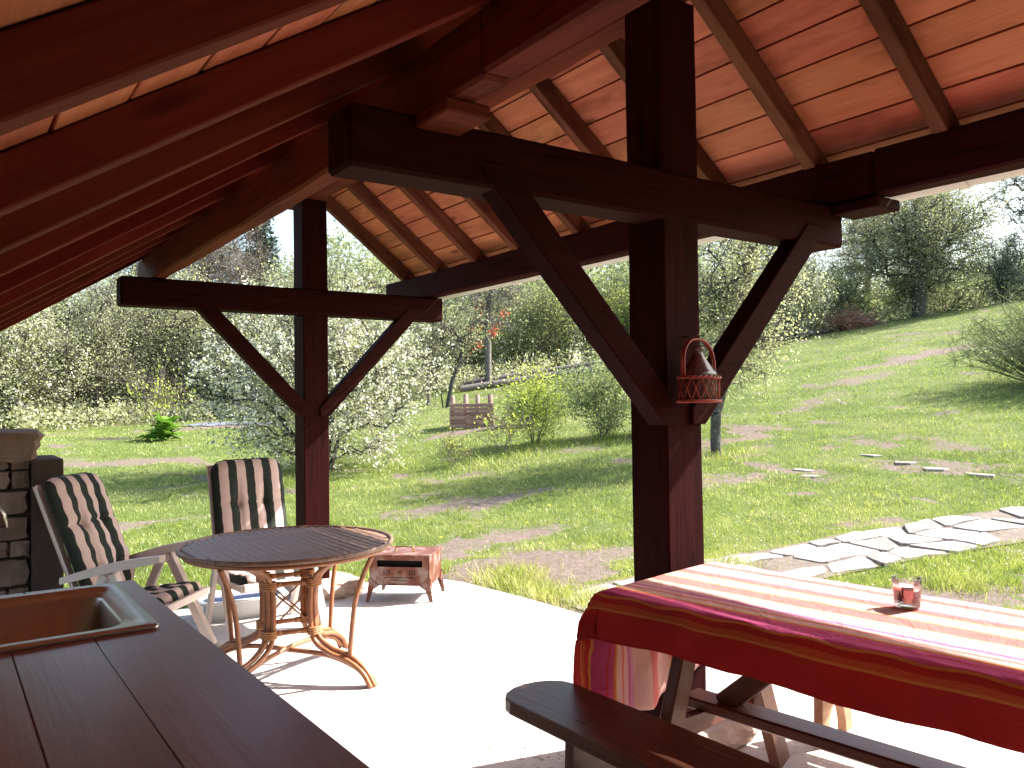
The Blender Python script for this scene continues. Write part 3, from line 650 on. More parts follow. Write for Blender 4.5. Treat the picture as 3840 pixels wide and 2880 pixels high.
for an in AN:
    for off, dz in ((-.024, 0), (0, .018), (.024, 0)):
        MB().tube(smooth_pts([pol(an, .40, tz-.05, off), pol(an, .24, tz-.12, off), pol(an, .165+dz*.4, tz-.22, off), pol(an, .16+dz*.4, .30, off), pol(an, .19+dz*.5, .215+dz, off), pol(an, .28, .165+dz, off), pol(an, .38, .14+dz, off), pol(an, .475, .085+dz*.6, off), pol(an, .525+dz*.5, .012, off)]), .0135, 8).build('cane_leg', M['rattan'], rt)
    MB().tube(smooth_pts([pol(an, .385, .155), pol(an, .40, .30), pol(an, .425, .46), pol(an, .48, .60), pol(an, .525, tz-.045)]), .0135, 8).build('outer_cane', M['rattan'], rt)
    nx_ = an+R(90)
    for zz in (.275, tz-.20):
        MB().tube([pol(an, .165, zz), pol(nx_, .165, zz)], .013, 8).build('tie', M['rattan'], rt)
        [MB().tube([(p_[0]*(.030 if abs(math.cos(0)) else 0), p_[1]*.042, dz_) for p_ in circ(1, 0, 20)], .0055, 6, True).build('binding', M['rattan_d'], rt, mw=Matrix.Translation(pol(an, .168, zz)) @ Matrix.Rotation(an, 4, 'Z')) for dz_ in (-.016, -.005, .006, .017)]
        for f in (.22, .78):
            a_, b_ = Vector(pol(an, .165, zz)), Vector(pol(nx_, .165, zz)); MB().tube([a_.lerp(b_, f-.06), a_.lerp(b_, f+.06)], .016, 8).build('binding', M['rattan_d'], rt)
    MB().tube([pol(an, .165, .29), pol(nx_, .165, tz-.215)], .005, 6).build('cross_cane', M['rattan'], rt)
    MB().tube([Vector(pol(an, .165, tz-.215))+Vector((0, 0, 0)), pol(nx_, .172, .29)], .005, 6).build('cross_cane', M['rattan'], rt)
for an in AN[:2]:
    MB().tube(smooth_pts([pol(an, .50, .035), pol(an, .42, .10), pol(an, .25, .145), pol(an, 0, .15+.012*(an > 0)), pol(an, -.25, .145), pol(an, -.42, .10), pol(an, -.50, .035)]), .0135, 8).build('arch_cane', M['rattan'], rt)

# ------------------------------------------------------------------ rusty metal stove
st = empty('metal_stove', (.51, 3.29, floor_z(3.29)), R(-44), 'small rusty metal brazier box with brass handle on four splayed legs', 'stove')
w, dp, z0, z1 = .235, .185, .125, .345
rs = M['rust']
MB().box((-w, dp-.008, z0), (w, dp, z1)).build('back_panel', rs, st)
MB().box((-w, -dp, z0), (-w+.008, dp, z1)).build('side_panel', rs, st); MB().box((w-.008, -dp, z0), (w, dp, z1)).build('side_panel', rs, st)
for nm, lo, hi in (('front_panel', (-w, -dp, z0), (w, -dp+.008, .265)), ('front_strip', (-w, -dp, .315), (w, -dp+.008, z1)), ('front_jamb', (-w, -dp, .265), (-w+.06, -dp+.008, .315)), ('front_jamb', (w-.055, -dp, .265), (w, -dp+.008, .315))): MB().box(lo, hi).build(nm, rs, st)
MB().box((-w, -dp, z0), (w, dp, z0+.008)).build('base_plate', rs, st); MB().box((-w+.02, -dp+.05, .14), (w-.02, dp-.02, .33)).build('black_liner', M['black'], st)  # plain black block fills the inside behind the front slot
MB().box((-w-.008, -dp-.008, z1), (w+.008, dp+.008, z1+.012)).bevel(.003).build('lid', rs, st)
MB().tube(smooth_pts([(-.075, -.04, z1+.01), (-.072, -.04, z1+.038), (-.055, -.04, z1+.048), (.055, -.04, z1+.048), (.072, -.04, z1+.038), (.075, -.04, z1+.01)], 4), .006, 8).build('handle', M['brass'], st)
dr = MB().box((-.12, -dp-.010, .135), (.12, -dp-.001, .185)).bevel(.002).build('drawer', rs, st)
MB().tube(smooth_pts([(-.055, -dp-.009, .16), (-.05, -dp-.026, .16), (.05, -dp-.026, .16), (.055, -dp-.009, .16)], 3), .004, 6).build('drawer_handle', M['steel'], dr)
for i, x in enumerate((-.12, -.10, -.08, .08, .10, .12)): MB().box((x-.003, -dp-.002, .205), (x+.003, -dp+.004, .245)).build('vent_slit', M['black'], st)
MB().lathe([(0, .012), (.012, .008), (.014, 0)], 12).build('knob', rs, st, loc=(0, -dp, .222), rot=(R(90), 0, 0))
for sx in (-1, 1):
    for sy in (-1, 1):
        x, y = sx*w, sy*dp
        MB().prism([(x, .18), (x-sx*.075, z0-.004), (x-sx*.03, z0-.03), (x+sx*.005, 0), (x+sx*.028, 0)], y+sy*.001, y+sy*.009, 'XZ').build('leg', rs, st)
        MB().prism([(y, .18), (y-sy*.06, z0-.004), (y-sy*.02, z0-.03), (y+sy*.003, 0), (y+sy*.022, 0)], x+sx*.001, x+sx*.009, 'YZ').build('leg_flange', rs, st)

# ------------------------------------------------------------------ picnic table, benches, cloth, candle
TA = R(-7.5)   # the table is turned a little off the shelter's axis; local -Y runs along it
pt = empty('picnic_table', (-.16, -1.24, floor_z(-1.24)), -TA, 'dark trestle picnic table under the striped cloth', 'table')
HT = .735
for i in range(4): beam('top_plank', (-.325+.1655*i+.0825-.0, 1.0, HT-.02), (-.325+.1655*i+.0825, -1.0, HT-.02), .162, .036, M['bench'], pt)
for y in (.77, -.77):
    for s_ in (-1, 1): beam('leg', (s_*.13, y, HT-.04), (s_*.41, y, 0.0), .045, .085, M['bench'], pt, up=(1, 0, 0))
    MB().prism([(-.31, .245), (.31, .245), (.27, .34), (.15, .315), (0, .305), (-.15, .315), (-.27, .34)], y+.024, y+.060, 'XZ').bevel(.003).build('crossbar', M['bench'], pt)
    beam('cleat', (-.30, y, HT-.06), (.30, y, HT-.06), .05, .04, M['bench'], pt)
    beam('diagonal_brace', (0, y-.02*(1 if y > 0 else -1), .335), (0, y-.42*(1 if y > 0 else -1), HT-.05), .05, .07, M['bench'], pt)
beam('stretcher', (0, .77+.12, .325), (0, -.89, .325), .105, .04, M['bench'], pt)
def bench(name, loc, rz, label, mat, hb=.44, Lb=1.75, wb=.27):
    b = empty(name, loc, rz, label, 'bench', 'plank benches')
    pts = []
    for i in range(9): pts.append((Lb/2-.10+.10*math.sin(math.pi*(i/8)), -wb/2*math.cos(math.pi*i/8)))
    for i in range(9): pts.append((-Lb/2+.10-.10*math.sin(math.pi*(i/8)), wb/2*math.cos(math.pi*i/8)))
    MB().prism(pts, hb-.042, hb).bevel(.007, 2).build('seat', mat, b, rot=(0, 0, R(90)))
    for y in (Lb/2-.36, -Lb/2+.36):
        arch = [(.075*math.cos(math.pi*i/10), .15*math.sin(math.pi*i/10)) for i in range(11)]
        MB().prism([(-.125, 0)]+[(-a_, z_) for a_, z_ in arch]+[(.125, 0), (.112, hb-.043), (-.112, hb-.043)], y-.019, y+.019, 'XZ').build('leg_panel', mat, b)
        s_ = 1 if y > 0 else -1
        beam('brace', (-.03, y-s_*.02, .20), (-.03, y-s_*.30, hb-.06), .03, .06, mat, b)
        for x in (-.05, .05): MB().box((x-.022, y-.019, hb-.03), (x+.022, y+.019, hb+.0015)).build('tenon', mat, b)
    beam('stretcher', (0, Lb/2-.25, .22), (0, -Lb/2+.25, .22), .028, .06, mat, b)
    return b
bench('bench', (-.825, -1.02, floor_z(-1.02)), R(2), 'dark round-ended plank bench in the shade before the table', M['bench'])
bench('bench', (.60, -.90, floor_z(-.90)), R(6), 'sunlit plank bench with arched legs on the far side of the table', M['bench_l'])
# cloth: grid over the table with hanging sides; built in the table's frame
cl = None
def cloth():
    hw, yl, ze = .338, 1.0, HT+.004
    dropn, dropf, drope = .165, .14, .43       # near (-x), far (+x), end (+y)
    us = np.concatenate([np.linspace(-hw-dropn, -hw-.02, 12), np.linspace(-hw-.012, -hw+.03, 7), np.linspace(-hw+.045, hw-.03, 26), np.linspace(hw-.02, hw+.02, 6), np.linspace(hw+.03, hw+dropf, 9)])
    vs_ = np.concatenate([np.linspace(-1.12, yl-.05, 90), np.linspace(yl-.03, yl+.03, 7), np.linspace(yl+.045, yl+drope, 22)])
    V_, U_ = np.meshgrid(vs_, us, indexing='ij'); X = U_.copy(); Y = V_.copy(); Z = np.full_like(X, ze)
    r = .018
    def fold(p, e):   # distance past an edge -> (out, down) round a small radius
        q = np.maximum(p, 0); an = np.minimum(q/r, math.pi/2); return r*np.sin(an), r*(1-np.cos(an))+np.maximum(q-r*math.pi/2, 0)
    on, dn = fold(-(U_+hw), 0); of, df = fold(U_-hw, 0); oe, de = fold(V_-yl, 0)
    X = np.clip(U_, -hw, hw)-on+of; Y = np.minimum(V_, yl)+oe
    down = np.maximum(np.maximum(dn, df), de)
    corner = np.minimum(np.maximum(dn, df), de)     # both sides hang: the corner swings out and droops
    Z = ze-down-corner*.25
    X = X-np.where(dn > 0, corner*.45, 0)+np.where(df > 0, corner*.45, 0); Y = Y+corner*.30
    wv_ = .5+.5*np.clip(down/.1, 0, 1)
    X = X-np.where(dn > 0, .013*np.sin(V_*6.1+1)+.008*np.sin(V_*14.7), 0)*np.clip(dn/.08, 0, 1)
    Y = Y+np.where(de > 0, .022*np.sin(U_*13+.6)+.012*np.sin(U_*29), 0)*np.clip(de/.1, 0, 1)
    Z = Z+np.where(de > 0, .05*np.sin(U_*7.5-1.2)*np.clip(de/drope, 0, 1), 0)
    Z = Z+np.where(down <= 0, .0035*(fbm(U_*9, V_*9, 5)-.3), 0)+np.where((dn > 0) & (dn < .03), .004*np.sin(V_*31)*1., 0)
    hang = np.clip(down/.05, 0, 1); wr = (fbm(U_*7+V_*3, V_*9-U_*2, 15, 4)-.5); X = X+hang*np.where(dn > 0, wr*.035, 0); Y = Y+np.where(de > 0, (fbm(U_*9, V_*5, 16)-.5)*.05, 0)*hang
    Z = Z+(1-hang)*.010*np.maximum(fbm(U_*6+V_*2.5, V_*6, 17)-.52, 0)*np.clip((hw-.04-np.abs(U_))/.05, 0, 1)
    n0_, n1_ = X.shape; i = np.arange(n0_*n1_).reshape(n0_, n1_)
    F_ = np.stack([i[:-1, :-1], i[:-1, 1:], i[1:, 1:], i[1:, :-1]], -1).reshape(-1, 4)
    uv = np.stack([(U_+hw+dropn)/(2*hw+dropn+dropf), V_], -1).reshape(-1, 2)
    return np_mesh('tablecloth', np.stack([X, Y, Z], -1).reshape(-1, 3), F_, None, True, uv)
cl = link('tablecloth', cloth(), None, M['cloth']); cl.location = pt.location; cl.rotation_euler = pt.rotation_euler
tag(cl, 'red, orange and magenta striped cloth draped over the picnic table', 'tablecloth')
sd = cl.modifiers.new('thickness', 'SOLIDIFY'); sd.thickness = .0015; sd.offset = 1
CZ = floor_z(-1.24)+HT+.012
ca = empty('candle', (-.055, -1.045, CZ), R(-30), 'pink candle in a clear glass with a dark label on the striped cloth', 'candle')
MB().lathe([(0, 0), (.034, 0), (.037, .004), (.0415, .085), (.0420, .0875), (.0405, .0885), (.0392, .086), (.0350, .016), (.032, .0135), (0, .0135)], 40).build('glass', M['glass'], ca)
MB().lathe([(0, .0142), (.0325, .0142), (.0345, .0165), (.0382, .066), (.036, .0655), (0, .064)], 40).build('wax', M['wax'], ca)
MB().tube([(0, 0, .063), (.001, 0, .076)], .0012, 6).build('wick', M['wick'], ca)
def arcpatch(a0, a1, z0_, z1_, r0, r1, n=10):
    m = MB(); A = []; B = []
    for i in range(n+1):
        an = a0+(a1-a0)*i/n; A.append(m.bm.verts.new((r0*math.cos(an), r0*math.sin(an), z0_))); B.append(m.bm.verts.new((r1*math.cos(an), r1*math.sin(an), z1_)))
    for i in range(n): m.bm.faces.new((A[i], A[i+1], B[i+1], B[i]))
    return m
def rad(z): return .0372+(.0416-.0372)*(z-.004)/.081+.0007
fa = R(-117)                                            # the label faces the camera
lab = arcpatch(fa-.44, fa+.36, .032, .066, rad(.032), rad(.066)).build('label', M['label_d'], ca)
arcpatch(fa-.30, fa+.36, .0325, .0575, rad(.0325)+.0003, rad(.0575)+.0003).build('label_panel', M['label_p'], lab)
arcpatch(fa-.42, fa-.33, .0595, .0635, rad(.0595)+.0003, rad(.0635)+.0003).build('label_mark', M['label_r'], lab)
def text_on(s, size, parent, mat, mw):
    cu = bpy.data.curves.new('lettering', 'FONT'); cu.body = s; cu.size = size; cu.extrude = .0001
    tmp = bpy.data.objects.new('tmp', cu); COL.objects.link(tmp); dg = bpy.context.evaluated_depsgraph_get(); me = bpy.data.meshes.new_from_object(tmp.evaluated_get(dg)); bpy.data.objects.remove(tmp)
    for v in me.vertices:                              # wrap round the glass
        an = fa-.28+v.co.x/.041; r_ = rad(.06)+.0004+v.co.z; v.co = Vector((r_*math.cos(an), r_*math.sin(an), .0595+v.co.y))
    return link('lettering', me, parent, mat)
text_on('Domédio', .0062, lab, M['label_w'], None)

# ------------------------------------------------------------------ wicker bottle hung on the near post
wb_ = empty('wicker_bottle', (-.025, -.205, 1.41), R(8), 'squat ridged glass bottle in a red wicker holder hung on the near post', 'bottle')
pr = [(.0, .012), (.088, .012)]
for i in range(12): z = .016+i*.0085; pr += [(.094, z), (.090, z+.005)]
for i in range(8):
    z = .118+i*.0095; r_ = .088-.058*(i/7)**.9; pr += [(r_, z), (r_-.005, z+.006)]
pr += [(.024, .195), (.024, .205), (.031, .210), (.031, .217), (.026, .219)]
MB().lathe(pr, 32, 1.08, .62).build('bottle', M['glass_b'], wb_)
def braid(z, rx, ry, r_, ph):
    return [((rx+.004*math.cos(i*.9+ph))*math.cos(2*math.pi*i/84), (ry+.004*math.cos(i*.9+ph))*math.sin(2*math.pi*i/84), z+.004*math.sin(i*.9+ph)) for i in range(84)]
for z, ks in ((.006, (0, 2.1, 4.2)), (.098, (0, 3.1))):
    for ph in ks: MB().tube(braid(z, .107, .066, .004, ph), .0042, 5, True).build('braid', M['wicker'], wb_)
MB().lathe([(0, .0), (.098, 0), (.098, .008), (0, .008)], 28, 1.06, .64).build('wicker_base', M['wicker'], wb_)
for i in range(14):
    a0 = 2*math.pi*i/14
    for s_ in (1, -1):
        a1 = a0+s_*2*math.pi/14
        MB().tube([(.105*math.cos(a0), .064*math.sin(a0), .008), (.106*math.cos((a0+a1)/2), .0655*math.sin((a0+a1)/2), .055), (.106*math.cos(a1), .065*math.sin(a1), .098)], .0027, 5).build('cane', M['wicker'], wb_)
for s_ in (-.006, .006):
    MB().tube(smooth_pts([(-.102, s_, .095), (-.108, s_, .15), (-.098, s_*.8, .20), (-.062, s_*.6, .238), (-.01, s_*.5, .249), (.045, s_*.6, .240), (.088, s_*.8, .205), (.103, s_, .15), (.102, s_, .095)]), .0052, 6).build('handle', M['wicker'], wb_)
MB().tube([(-.01, .085, .262), (-.01, .0, .262), (-.01, -.012, .268), (-.01, -.014, .278)], .0025, 6).build('hook', M['steel'], wb_)
# ------------------------------------------------------------------ vegetation
def tubes(A, B, ra, rb, k=4):
    """many tapered sticks at once"""
    d = B-A; L_ = np.linalg.norm(d, axis=1, keepdims=True)+1e-9; d = d/L_
    h = np.where(np.abs(d[:, 2:3]) > .9, np.array([[1., 0, 0]]), np.array([[0, 0, 1.]])); u = np.cross(d, h); u /= np.linalg.norm(u, axis=1, keepdims=True)+1e-9; v = np.cross(d, u)
    an = 2*np.pi*np.arange(k)/k; ring = u[:, None]*np.cos(an)[None, :, None]+v[:, None]*np.sin(an)[None, :, None]
    V = np.concatenate([A[:, None]+ring*ra[:, None, None], B[:, None]+ring*rb[:, None, None]], 1).reshape(-1, 3)
    n = len(A); base = (np.arange(n)*2*k)[:, None]; j = np.arange(k); jn = (j+1) % k
    F_ = np.stack([base+j, base+jn, base+k+jn, base+k+j], -1).reshape(-1, 4)
    return V, F_
def cards(rng, C_, n, sig, size, flat=0., asp=.6, cid=None):
    i = rng.integers(0, len(C_), n); c = C_[i]+rng.normal(0, 1, (n, 3))*np.asarray(sig)
    a = rng.normal(0, 1, (n, 3)); a[:, 2] *= (1-flat); a /= np.linalg.norm(a, axis=1, keepdims=True)
    b = np.cross(a, rng.normal(0, 1, (n, 3))); b /= np.linalg.norm(b, axis=1, keepdims=True)+1e-9
    s = size*(.55+.9*rng.random(n))[:, None]
    V = np.stack([c-a*s*.5, c+b*s*asp*.5, c+a*s*.5, c-b*s*asp*.5], 1).reshape(-1, 3)
    ct_ = np.random.default_rng(7).random(len(C_))[i]
    t = np.clip(.55*rng.random(n)+.45*ct_, 0, 1)
    return V, np.arange(n*4).reshape(n, 4), np.repeat(t, 4)
def skeleton(rng, H, cz, rx, rz, n_t, wob=.016, stems=1, spread=.0, clear=.3, shell=.55, up=.15, r0=.05, top=None, tip=.004, seg=4, lean=(0, 0), low=0.):
    """grow limbs from one or more stems to points spread through an egg-shaped crown; returns nodes, parents, radii"""
    P_, par = [], []
    for s_ in range(stems):
        an = rng.random()*6.28; dx = np.array([math.cos(an), math.sin(an), 0])*spread*(0 if stems == 1 else (.4+.6*rng.random()))
        b = np.array([dx[0]*.12, dx[1]*.12, -.08]); hh = (top or .8*H)*(1 if stems == 1 else .6+.4*rng.random()); prev = -1; w = np.zeros(3)
        for i in range(9):
            f = i/8; w = w+rng.normal(0, wob*H, 3)*[1, 1, 0]
            p = b+np.array([lean[0]*f*f, lean[1]*f*f, hh*f])+dx*f**1.3+w*f
            P_.append(p); par.append(prev); prev = len(P_)-1
    T_ = []
    while len(T_) < n_t:
        v = rng.normal(0, 1, 3); v /= np.linalg.norm(v); r_ = rng.random()**shell
        p = np.array([v[0]*rx*r_+lean[0]*.7, v[1]*rx*r_+lean[1]*.7, cz+v[2]*rz*r_])
        lump = .78+.44*vnoise(np.array([v[0]*2.1+9+len(P_)*0]), np.array([v[2]*2.1+v[1]*1.7+5]), int(n_t))[0]
        p[:2] *= lump
        if p[2] > low: T_.append(p)
    T_.sort(key=lambda p: np.hypot(p[0], p[1])+abs(p[2]-cz)*.6)
    tips = []
    for p in T_:
        N = np.array(P_); d = np.linalg.norm(N-p, axis=1)+np.maximum(N[:, 2]-p[2], 0)*1.2+np.where(N[:, 2] < clear*H, 9*H, 0)+np.hypot(N[:, 0], N[:, 1])*.12
        j = int(np.argmin(d)); a = np.array(P_[j]); L_ = np.linalg.norm(p-a); prev = j
        for i in range(1, seg+1):
            f = i/seg; q = a+(p-a)*f+np.array([0, 0, up*L_*math.sin(math.pi*f)])+rng.normal(0, .05*L_, 3)*(f < 1)
            P_.append(q); par.append(prev); prev = len(P_)-1
        tips.append(prev)
    P_ = np.array(P_); par = np.array(par); r2 = np.full(len(P_), tip**2.2)
    for i in range(len(P_)-1, -1, -1):
        if par[i] >= 0: r2[par[i]] += r2[i]
    rad_ = r2**(1/2.2); rad_ *= r0/rad_.max()
    rad_ = np.maximum(rad_, tip)
    return P_, par, rad_, np.array(tips)
def plant(seed, H, cz, rx, rz, n_t, leaf_n, leaf_s, sig=.12, twigs=0, twig_l=.3, blossom=0, bl_s=.05, **k):
    """meshes (wood, leaves, blossom) of one plant"""
    rng = np.random.default_rng(seed); P_, par, rd, tips = skeleton(rng, H, cz, rx, rz, n_t, **k)
    i = np.where(par >= 0)[0]; V, F_ = tubes(P_[par[i]], P_[i], rd[par[i]], rd[i], 5)
    nst = 9*k.get('stems', 1); ends = P_[nst:]
    if twigs:
        c = ends[rng.integers(0, len(ends), twigs)]; d = rng.normal(0, 1, (twigs, 3)); d[:, 2] += .35+(c[:, 2]-cz)/max(rz, .1)*.5; d[:, :2] += c[:, :2]/max(rx, .1)*.8
        d /= np.linalg.norm(d, axis=1, keepdims=True); e = c+d*(twig_l*(.4+.9*rng.random(twigs)))[:, None]; tt = k.get('tip', .004)
        V2, F2 = tubes(c, e, np.full(twigs, tt*.8), np.full(twigs, tt*.35), 3)
        # pad triangular sticks to quads
        V, F_ = np.concatenate([V, V2]), np.concatenate([F_, F2+len(V)])
        ends = np.concatenate([ends, c*.5+e*.5, e])
    w = np_mesh('wood', V, F_, None, True)
    lf = bl = None
    if leaf_n:
        V, F_, t = cards(rng, ends, leaf_n, sig, leaf_s); V[:, 2] = np.maximum(V[:, 2], .02); lf = np_mesh('leaves', V, F_, t)
    if blossom:
        out = ends[np.linalg.norm((ends-[0, 0, cz])/[rx, rx, rz], axis=1) > .55]
        cl_ = out[rng.integers(0, len(out), blossom//7)]+rng.normal(0, sig*.6, (blossom//7, 3))
        V, F_, t = cards(rng, cl_, blossom, bl_s*.9, bl_s, .3, .9); bl = np_mesh('blossom', V, F_, t)
    return w, lf, bl
def put(kind, name, x, y, label, cat, lm, wm='bark', s=1., rz=0., sz=None, group=None, bm_=None, dz=0.):
    w, lf, bl = kind
    o = empty(name, (x, y, gz(x, y)+dz-.02), rz, label, cat, group); o.scale = (s, s, sz or s)
    a = link('trunk' if cat == 'tree' else 'branches', w, o); 
    def setm(ob, me, mat):
        if not me.materials: me.materials.append(None)
        ob.material_slots[0].link = 'OBJECT'; ob.material_slots[0].material = M[mat]
    setm(a, w, wm)
    if lf: b = link('crown' if cat == 'tree' else 'foliage', lf, o); setm(b, lf, lm)
    if bl: c = link('blossom', bl, o); setm(c, bl, bm_ or 'blossom')
    return o
M['lf_grey'] = leafmat('grey_green_leaves', [(.10, .115, .06), (.18, .195, .115), (.26, .27, .18), (.35, .355, .28)])
M['lf_pale'] = leafmat('pale_leaves', [(.15, .17, .08), (.26, .28, .15), (.37, .38, .25), (.50, .51, .42)])
M['lf_dark'] = leafmat('dull_green_leaves', [(.075, .105, .04), (.14, .18, .075), (.23, .27, .13), (.35, .37, .22)])
M['lf_olive'] = leafmat('olive_leaves', [(.13, .145, .085), (.22, .235, .14), (.33, .335, .22), (.46, .455, .34)])
M['lf_yel'] = leafmat('yellow_green_leaves', [(.13, .17, .025), (.24, .30, .05), (.36, .42, .09), (.48, .52, .17)])
M['lf_spring'] = leafmat('spring_green_leaves', [(.11, .145, .05), (.20, .245, .09), (.30, .345, .15), (.42, .45, .25)])
M['lf_blue'] = leafmat('haze_blue_leaves', [(.08, .115, .095), (.15, .19, .16), (.24, .285, .25), (.36, .40, .37)])  # distance haze put into the leaf colour as a blue tone
M['lf_wood'] = leafmat('far_wood_leaves', [(.10, .12, .065), (.17, .195, .115), (.25, .275, .175), (.36, .38, .27)])  # spring bud colour, paled to stand in for distance haze
M['lf_con'] = leafmat('conifer_needles', [(.010, .020, .014), (.022, .040, .026), (.045, .065, .045)], .15)
M['lf_red'] = leafmat('red_leaves', [(.30, .07, .04), (.50, .15, .10)], .4)
M['lf_plant'] = leafmat('glossy_plant_leaves', [(.04, .09, .015), (.10, .19, .03), (.20, .30, .05)], .3, .3)
M['lf_rhub'] = leafmat('dark_plant_leaves', [(.025, .055, .03), (.05, .10, .05), (.09, .15, .08)], .2, .3)
M['blossom'] = leafmat('white_blossom', [(.62, .63, .56), (.78, .78, .73), (.88, .88, .85)], .35, .55, 1.)
M['grassm'] = leafmat('grass_blades', [(.085, .135, .024), (.215, .285, .052), (.38, .425, .115), (.57, .54, .28)], .42, .4, 1.)
M['broom'] = leafmat('broom_stems', [(.07, .085, .035), (.13, .15, .06), (.22, .23, .11)], .25)
# ---- the white shrub by the far post
K = plant(101, 3.5, 1.75, 2.15, 1.75, 330, 22000, .056, .17, 3400, .5, 15000, .038, stems=7, spread=1.5, clear=.02, up=.06, r0=.075, tip=.006, low=.12)
put(K, 'blossom_shrub', 3.35, 11.9, 'large white-blossoming shrub behind the far post', 'shrub', 'lf_grey', rz=.4)
# ---- hedge of pale shrubs and small trees along the left edge of the lawn
H1 = plant(201, 6.2, 3.0, 3.3, 3.2, 300, 26000, .085, .30, 2600, .9, stems=6, spread=2.0, clear=.03, r0=.16, tip=.014, low=.2)
H2 = plant(202, 6.8, 3.6, 2.9, 3.3, 280, 26000, .08, .30, 2600, .8, stems=4, spread=1.4, clear=.05, r0=.18, tip=.014, low=.2)
H3 = plant(203, 5.0, 2.4, 2.6, 2.4, 260, 24000, .078, .26, 2200, .8, 7000, .055, stems=6, spread=1.8, clear=.03, r0=.14, tip=.012, low=.15)
for x, y, kd, s, rz, lm, lab in [
    (-.6, 31.5, H3, 1.00, 0, 'lf_pale', 'pale white-flowering shrub at the far left of the hedge'),
    (2.2, 33.0, H1, .95, 1.2, 'lf_grey', 'broad grey-green shrub in the hedge above the striped left chair'),
    (5.6, 34.5, H2, 1.00, 2.0, 'lf_olive', 'tall olive shrub in the hedge left of the far crossbeam brace'),
    (8.4, 32.5, H1, .80, 3.3, 'lf_olive', 'dark olive shrub in the hedge behind the leafy lawn plant'),
    (10.2, 31.0, H2, .85, .7, 'lf_grey', 'grey-green shrub in the hedge just left of the white blossom shrub'),
    (-3.2, 36.5, H2, 1.15, 4.0, 'lf_grey', 'tall grey-green tree at the left edge behind the hedge'),
    (12.8, 34.5, H1, 1.15, 5.0, 'lf_grey', 'tall pale tree behind the white blossom shrub'),
    (16.0, 35.5, H2, 1.05, 2.6, 'lf_spring', 'green tree right of the far post, behind the blossom shrub'),
    (13.2, 29.2, H3, .70, 1.0, 'lf_spring', 'small green bush at the hedge foot right of the blossom shrub')]:
    put(kd, 'hedge_shrub', x, y, lab, 'shrub', lm, s=s, rz=rz, group='shrubs of the left hedge')
B1 = plant(301, 11, 7.5, 2.6, 4.2, 240, 500, .09, .3, 2600, 1.3, stems=1, clear=.3, up=.3, r0=.16, tip=.012, low=2.5)
for x, y, s, rz, lab in [(9.2, 43, 1.08, 0, 'bare leafless tree against the sky left of the dark conifer'), (11.4, 45, 1.0, 2, 'bare leafless tree nearest the dark conifer'), (6.4, 44, .92, 4, 'leftmost bare leafless tree above the hedge')]:
    put(B1, 'bare_tree', x, y, lab, 'tree', 'lf_olive', 'twig', s=s, rz=rz, group='bare trees behind the hedge')
# conifer
def conifer(seed, H, rb):
    rng = np.random.default_rng(seed); A, B, ra, rb_ = [], [], [], []; pts = []
    for i in range(46):
        z = H*(.06+.92*i/45); r_ = rb*(1-z/H)**.85+.15
        for j in range(7):
            an = rng.random()*6.28; e = np.array([math.cos(an)*r_, math.sin(an)*r_, z-.28*r_]); A.append([0, 0, z]); B.append(e); ra.append(.03); rb_.append(.008)
            for f in np.linspace(.25, 1, 6): pts.append(np.array([0, 0, z])*(1-f)+e*f)
    A.append([0, 0, -.1]); B.append([0, 0, H]); ra.append(.18); rb_.append(.02)
    V, F_ = tubes(np.array(A, float), np.array(B, float), np.array(ra), np.array(rb_), 5); w = np_mesh('wood', V, F_, None, True)
    V, F_, t = cards(rng, np.array(pts), 14000, .16, .20, .3, .45); return w, np_mesh('leaves', V, F_, t), None
put(conifer(5, 12.8, 2.6), 'conifer', 13.4, 46.0, 'tall dark conifer against the sky left of the far post', 'tree', 'lf_con', 'bark')
# ---- middle distance
F1 = plant(401, 8.0, 5.0, 1.7, 3.0, 190, 2600, .11, .22, 1700, .8, stems=1, clear=.28, up=.45, r0=.17, tip=.011, low=2.6, top=7.6)
ft = put(F1, 'slim_tree', 18.0, 28.4, 'slim pale-trunked tree with a few red leaves beside the logs', 'tree', 'lf_grey', 'bark_pale', rz=.5)
rg = np.random.default_rng(9); V, F_, t = cards(rg, np.stack([rg.normal(.15, .45, 9), rg.normal(0, .35, 9), rg.normal(2.75, .45, 9)], -1), 260, .14, .15); link('red_leaves', np_mesh('red_leaves', V, F_, t), ft, M['lf_red'])
J1 = plant(402, 3.9, 2.6, 1.5, 1.3, 130, 2600, .075, .16, 1100, .55, stems=2, spread=.7, clear=.25, up=.25, r0=.085, tip=.008, low=1.2)
put(J1, 'young_tree', 12.2, 22.4, 'young thin tree with a forked trunk left of the slim pale-trunked tree', 'tree', 'lf_grey', 'bark', rz=1.0, s=1.0)
put(J1, 'young_tree', 12.9, 24.9, 'young double-stemmed tree just behind the forked young tree', 'tree', 'lf_olive', 'bark', rz=2.6, s=.86)
G1 = plant(403, 4.6, 2.7, 2.5, 2.0, 300, 15000, .08, .24, 2200, 1.0, stems=14, spread=2.0, clear=.02, up=.05, r0=.06, tip=.010, low=.5)
put(G1, 'willow_bush', 24.0, 31.5, 'dome of upright brown-green willow stems behind the logs', 'bush', 'lf_spring', 'twig', s=1.12)
put(G1, 'willow_bush', 28.6, 30.0, 'willow bush of upright stems left of the near brace', 'bush', 'lf_yel', 'twig', s=.95, rz=2)
put(H3, 'green_bush', 20.5, 33.0, 'round fresh-green bush left of the willow dome', 'bush', 'lf_spring', s=.85, rz=2)
G2 = plant(404, 1.5, .85, .72, .68, 170, 4200, .050, .09, 900, .28, stems=9, spread=.5, clear=.02, up=.1, r0=.018, tip=.004, low=.1)
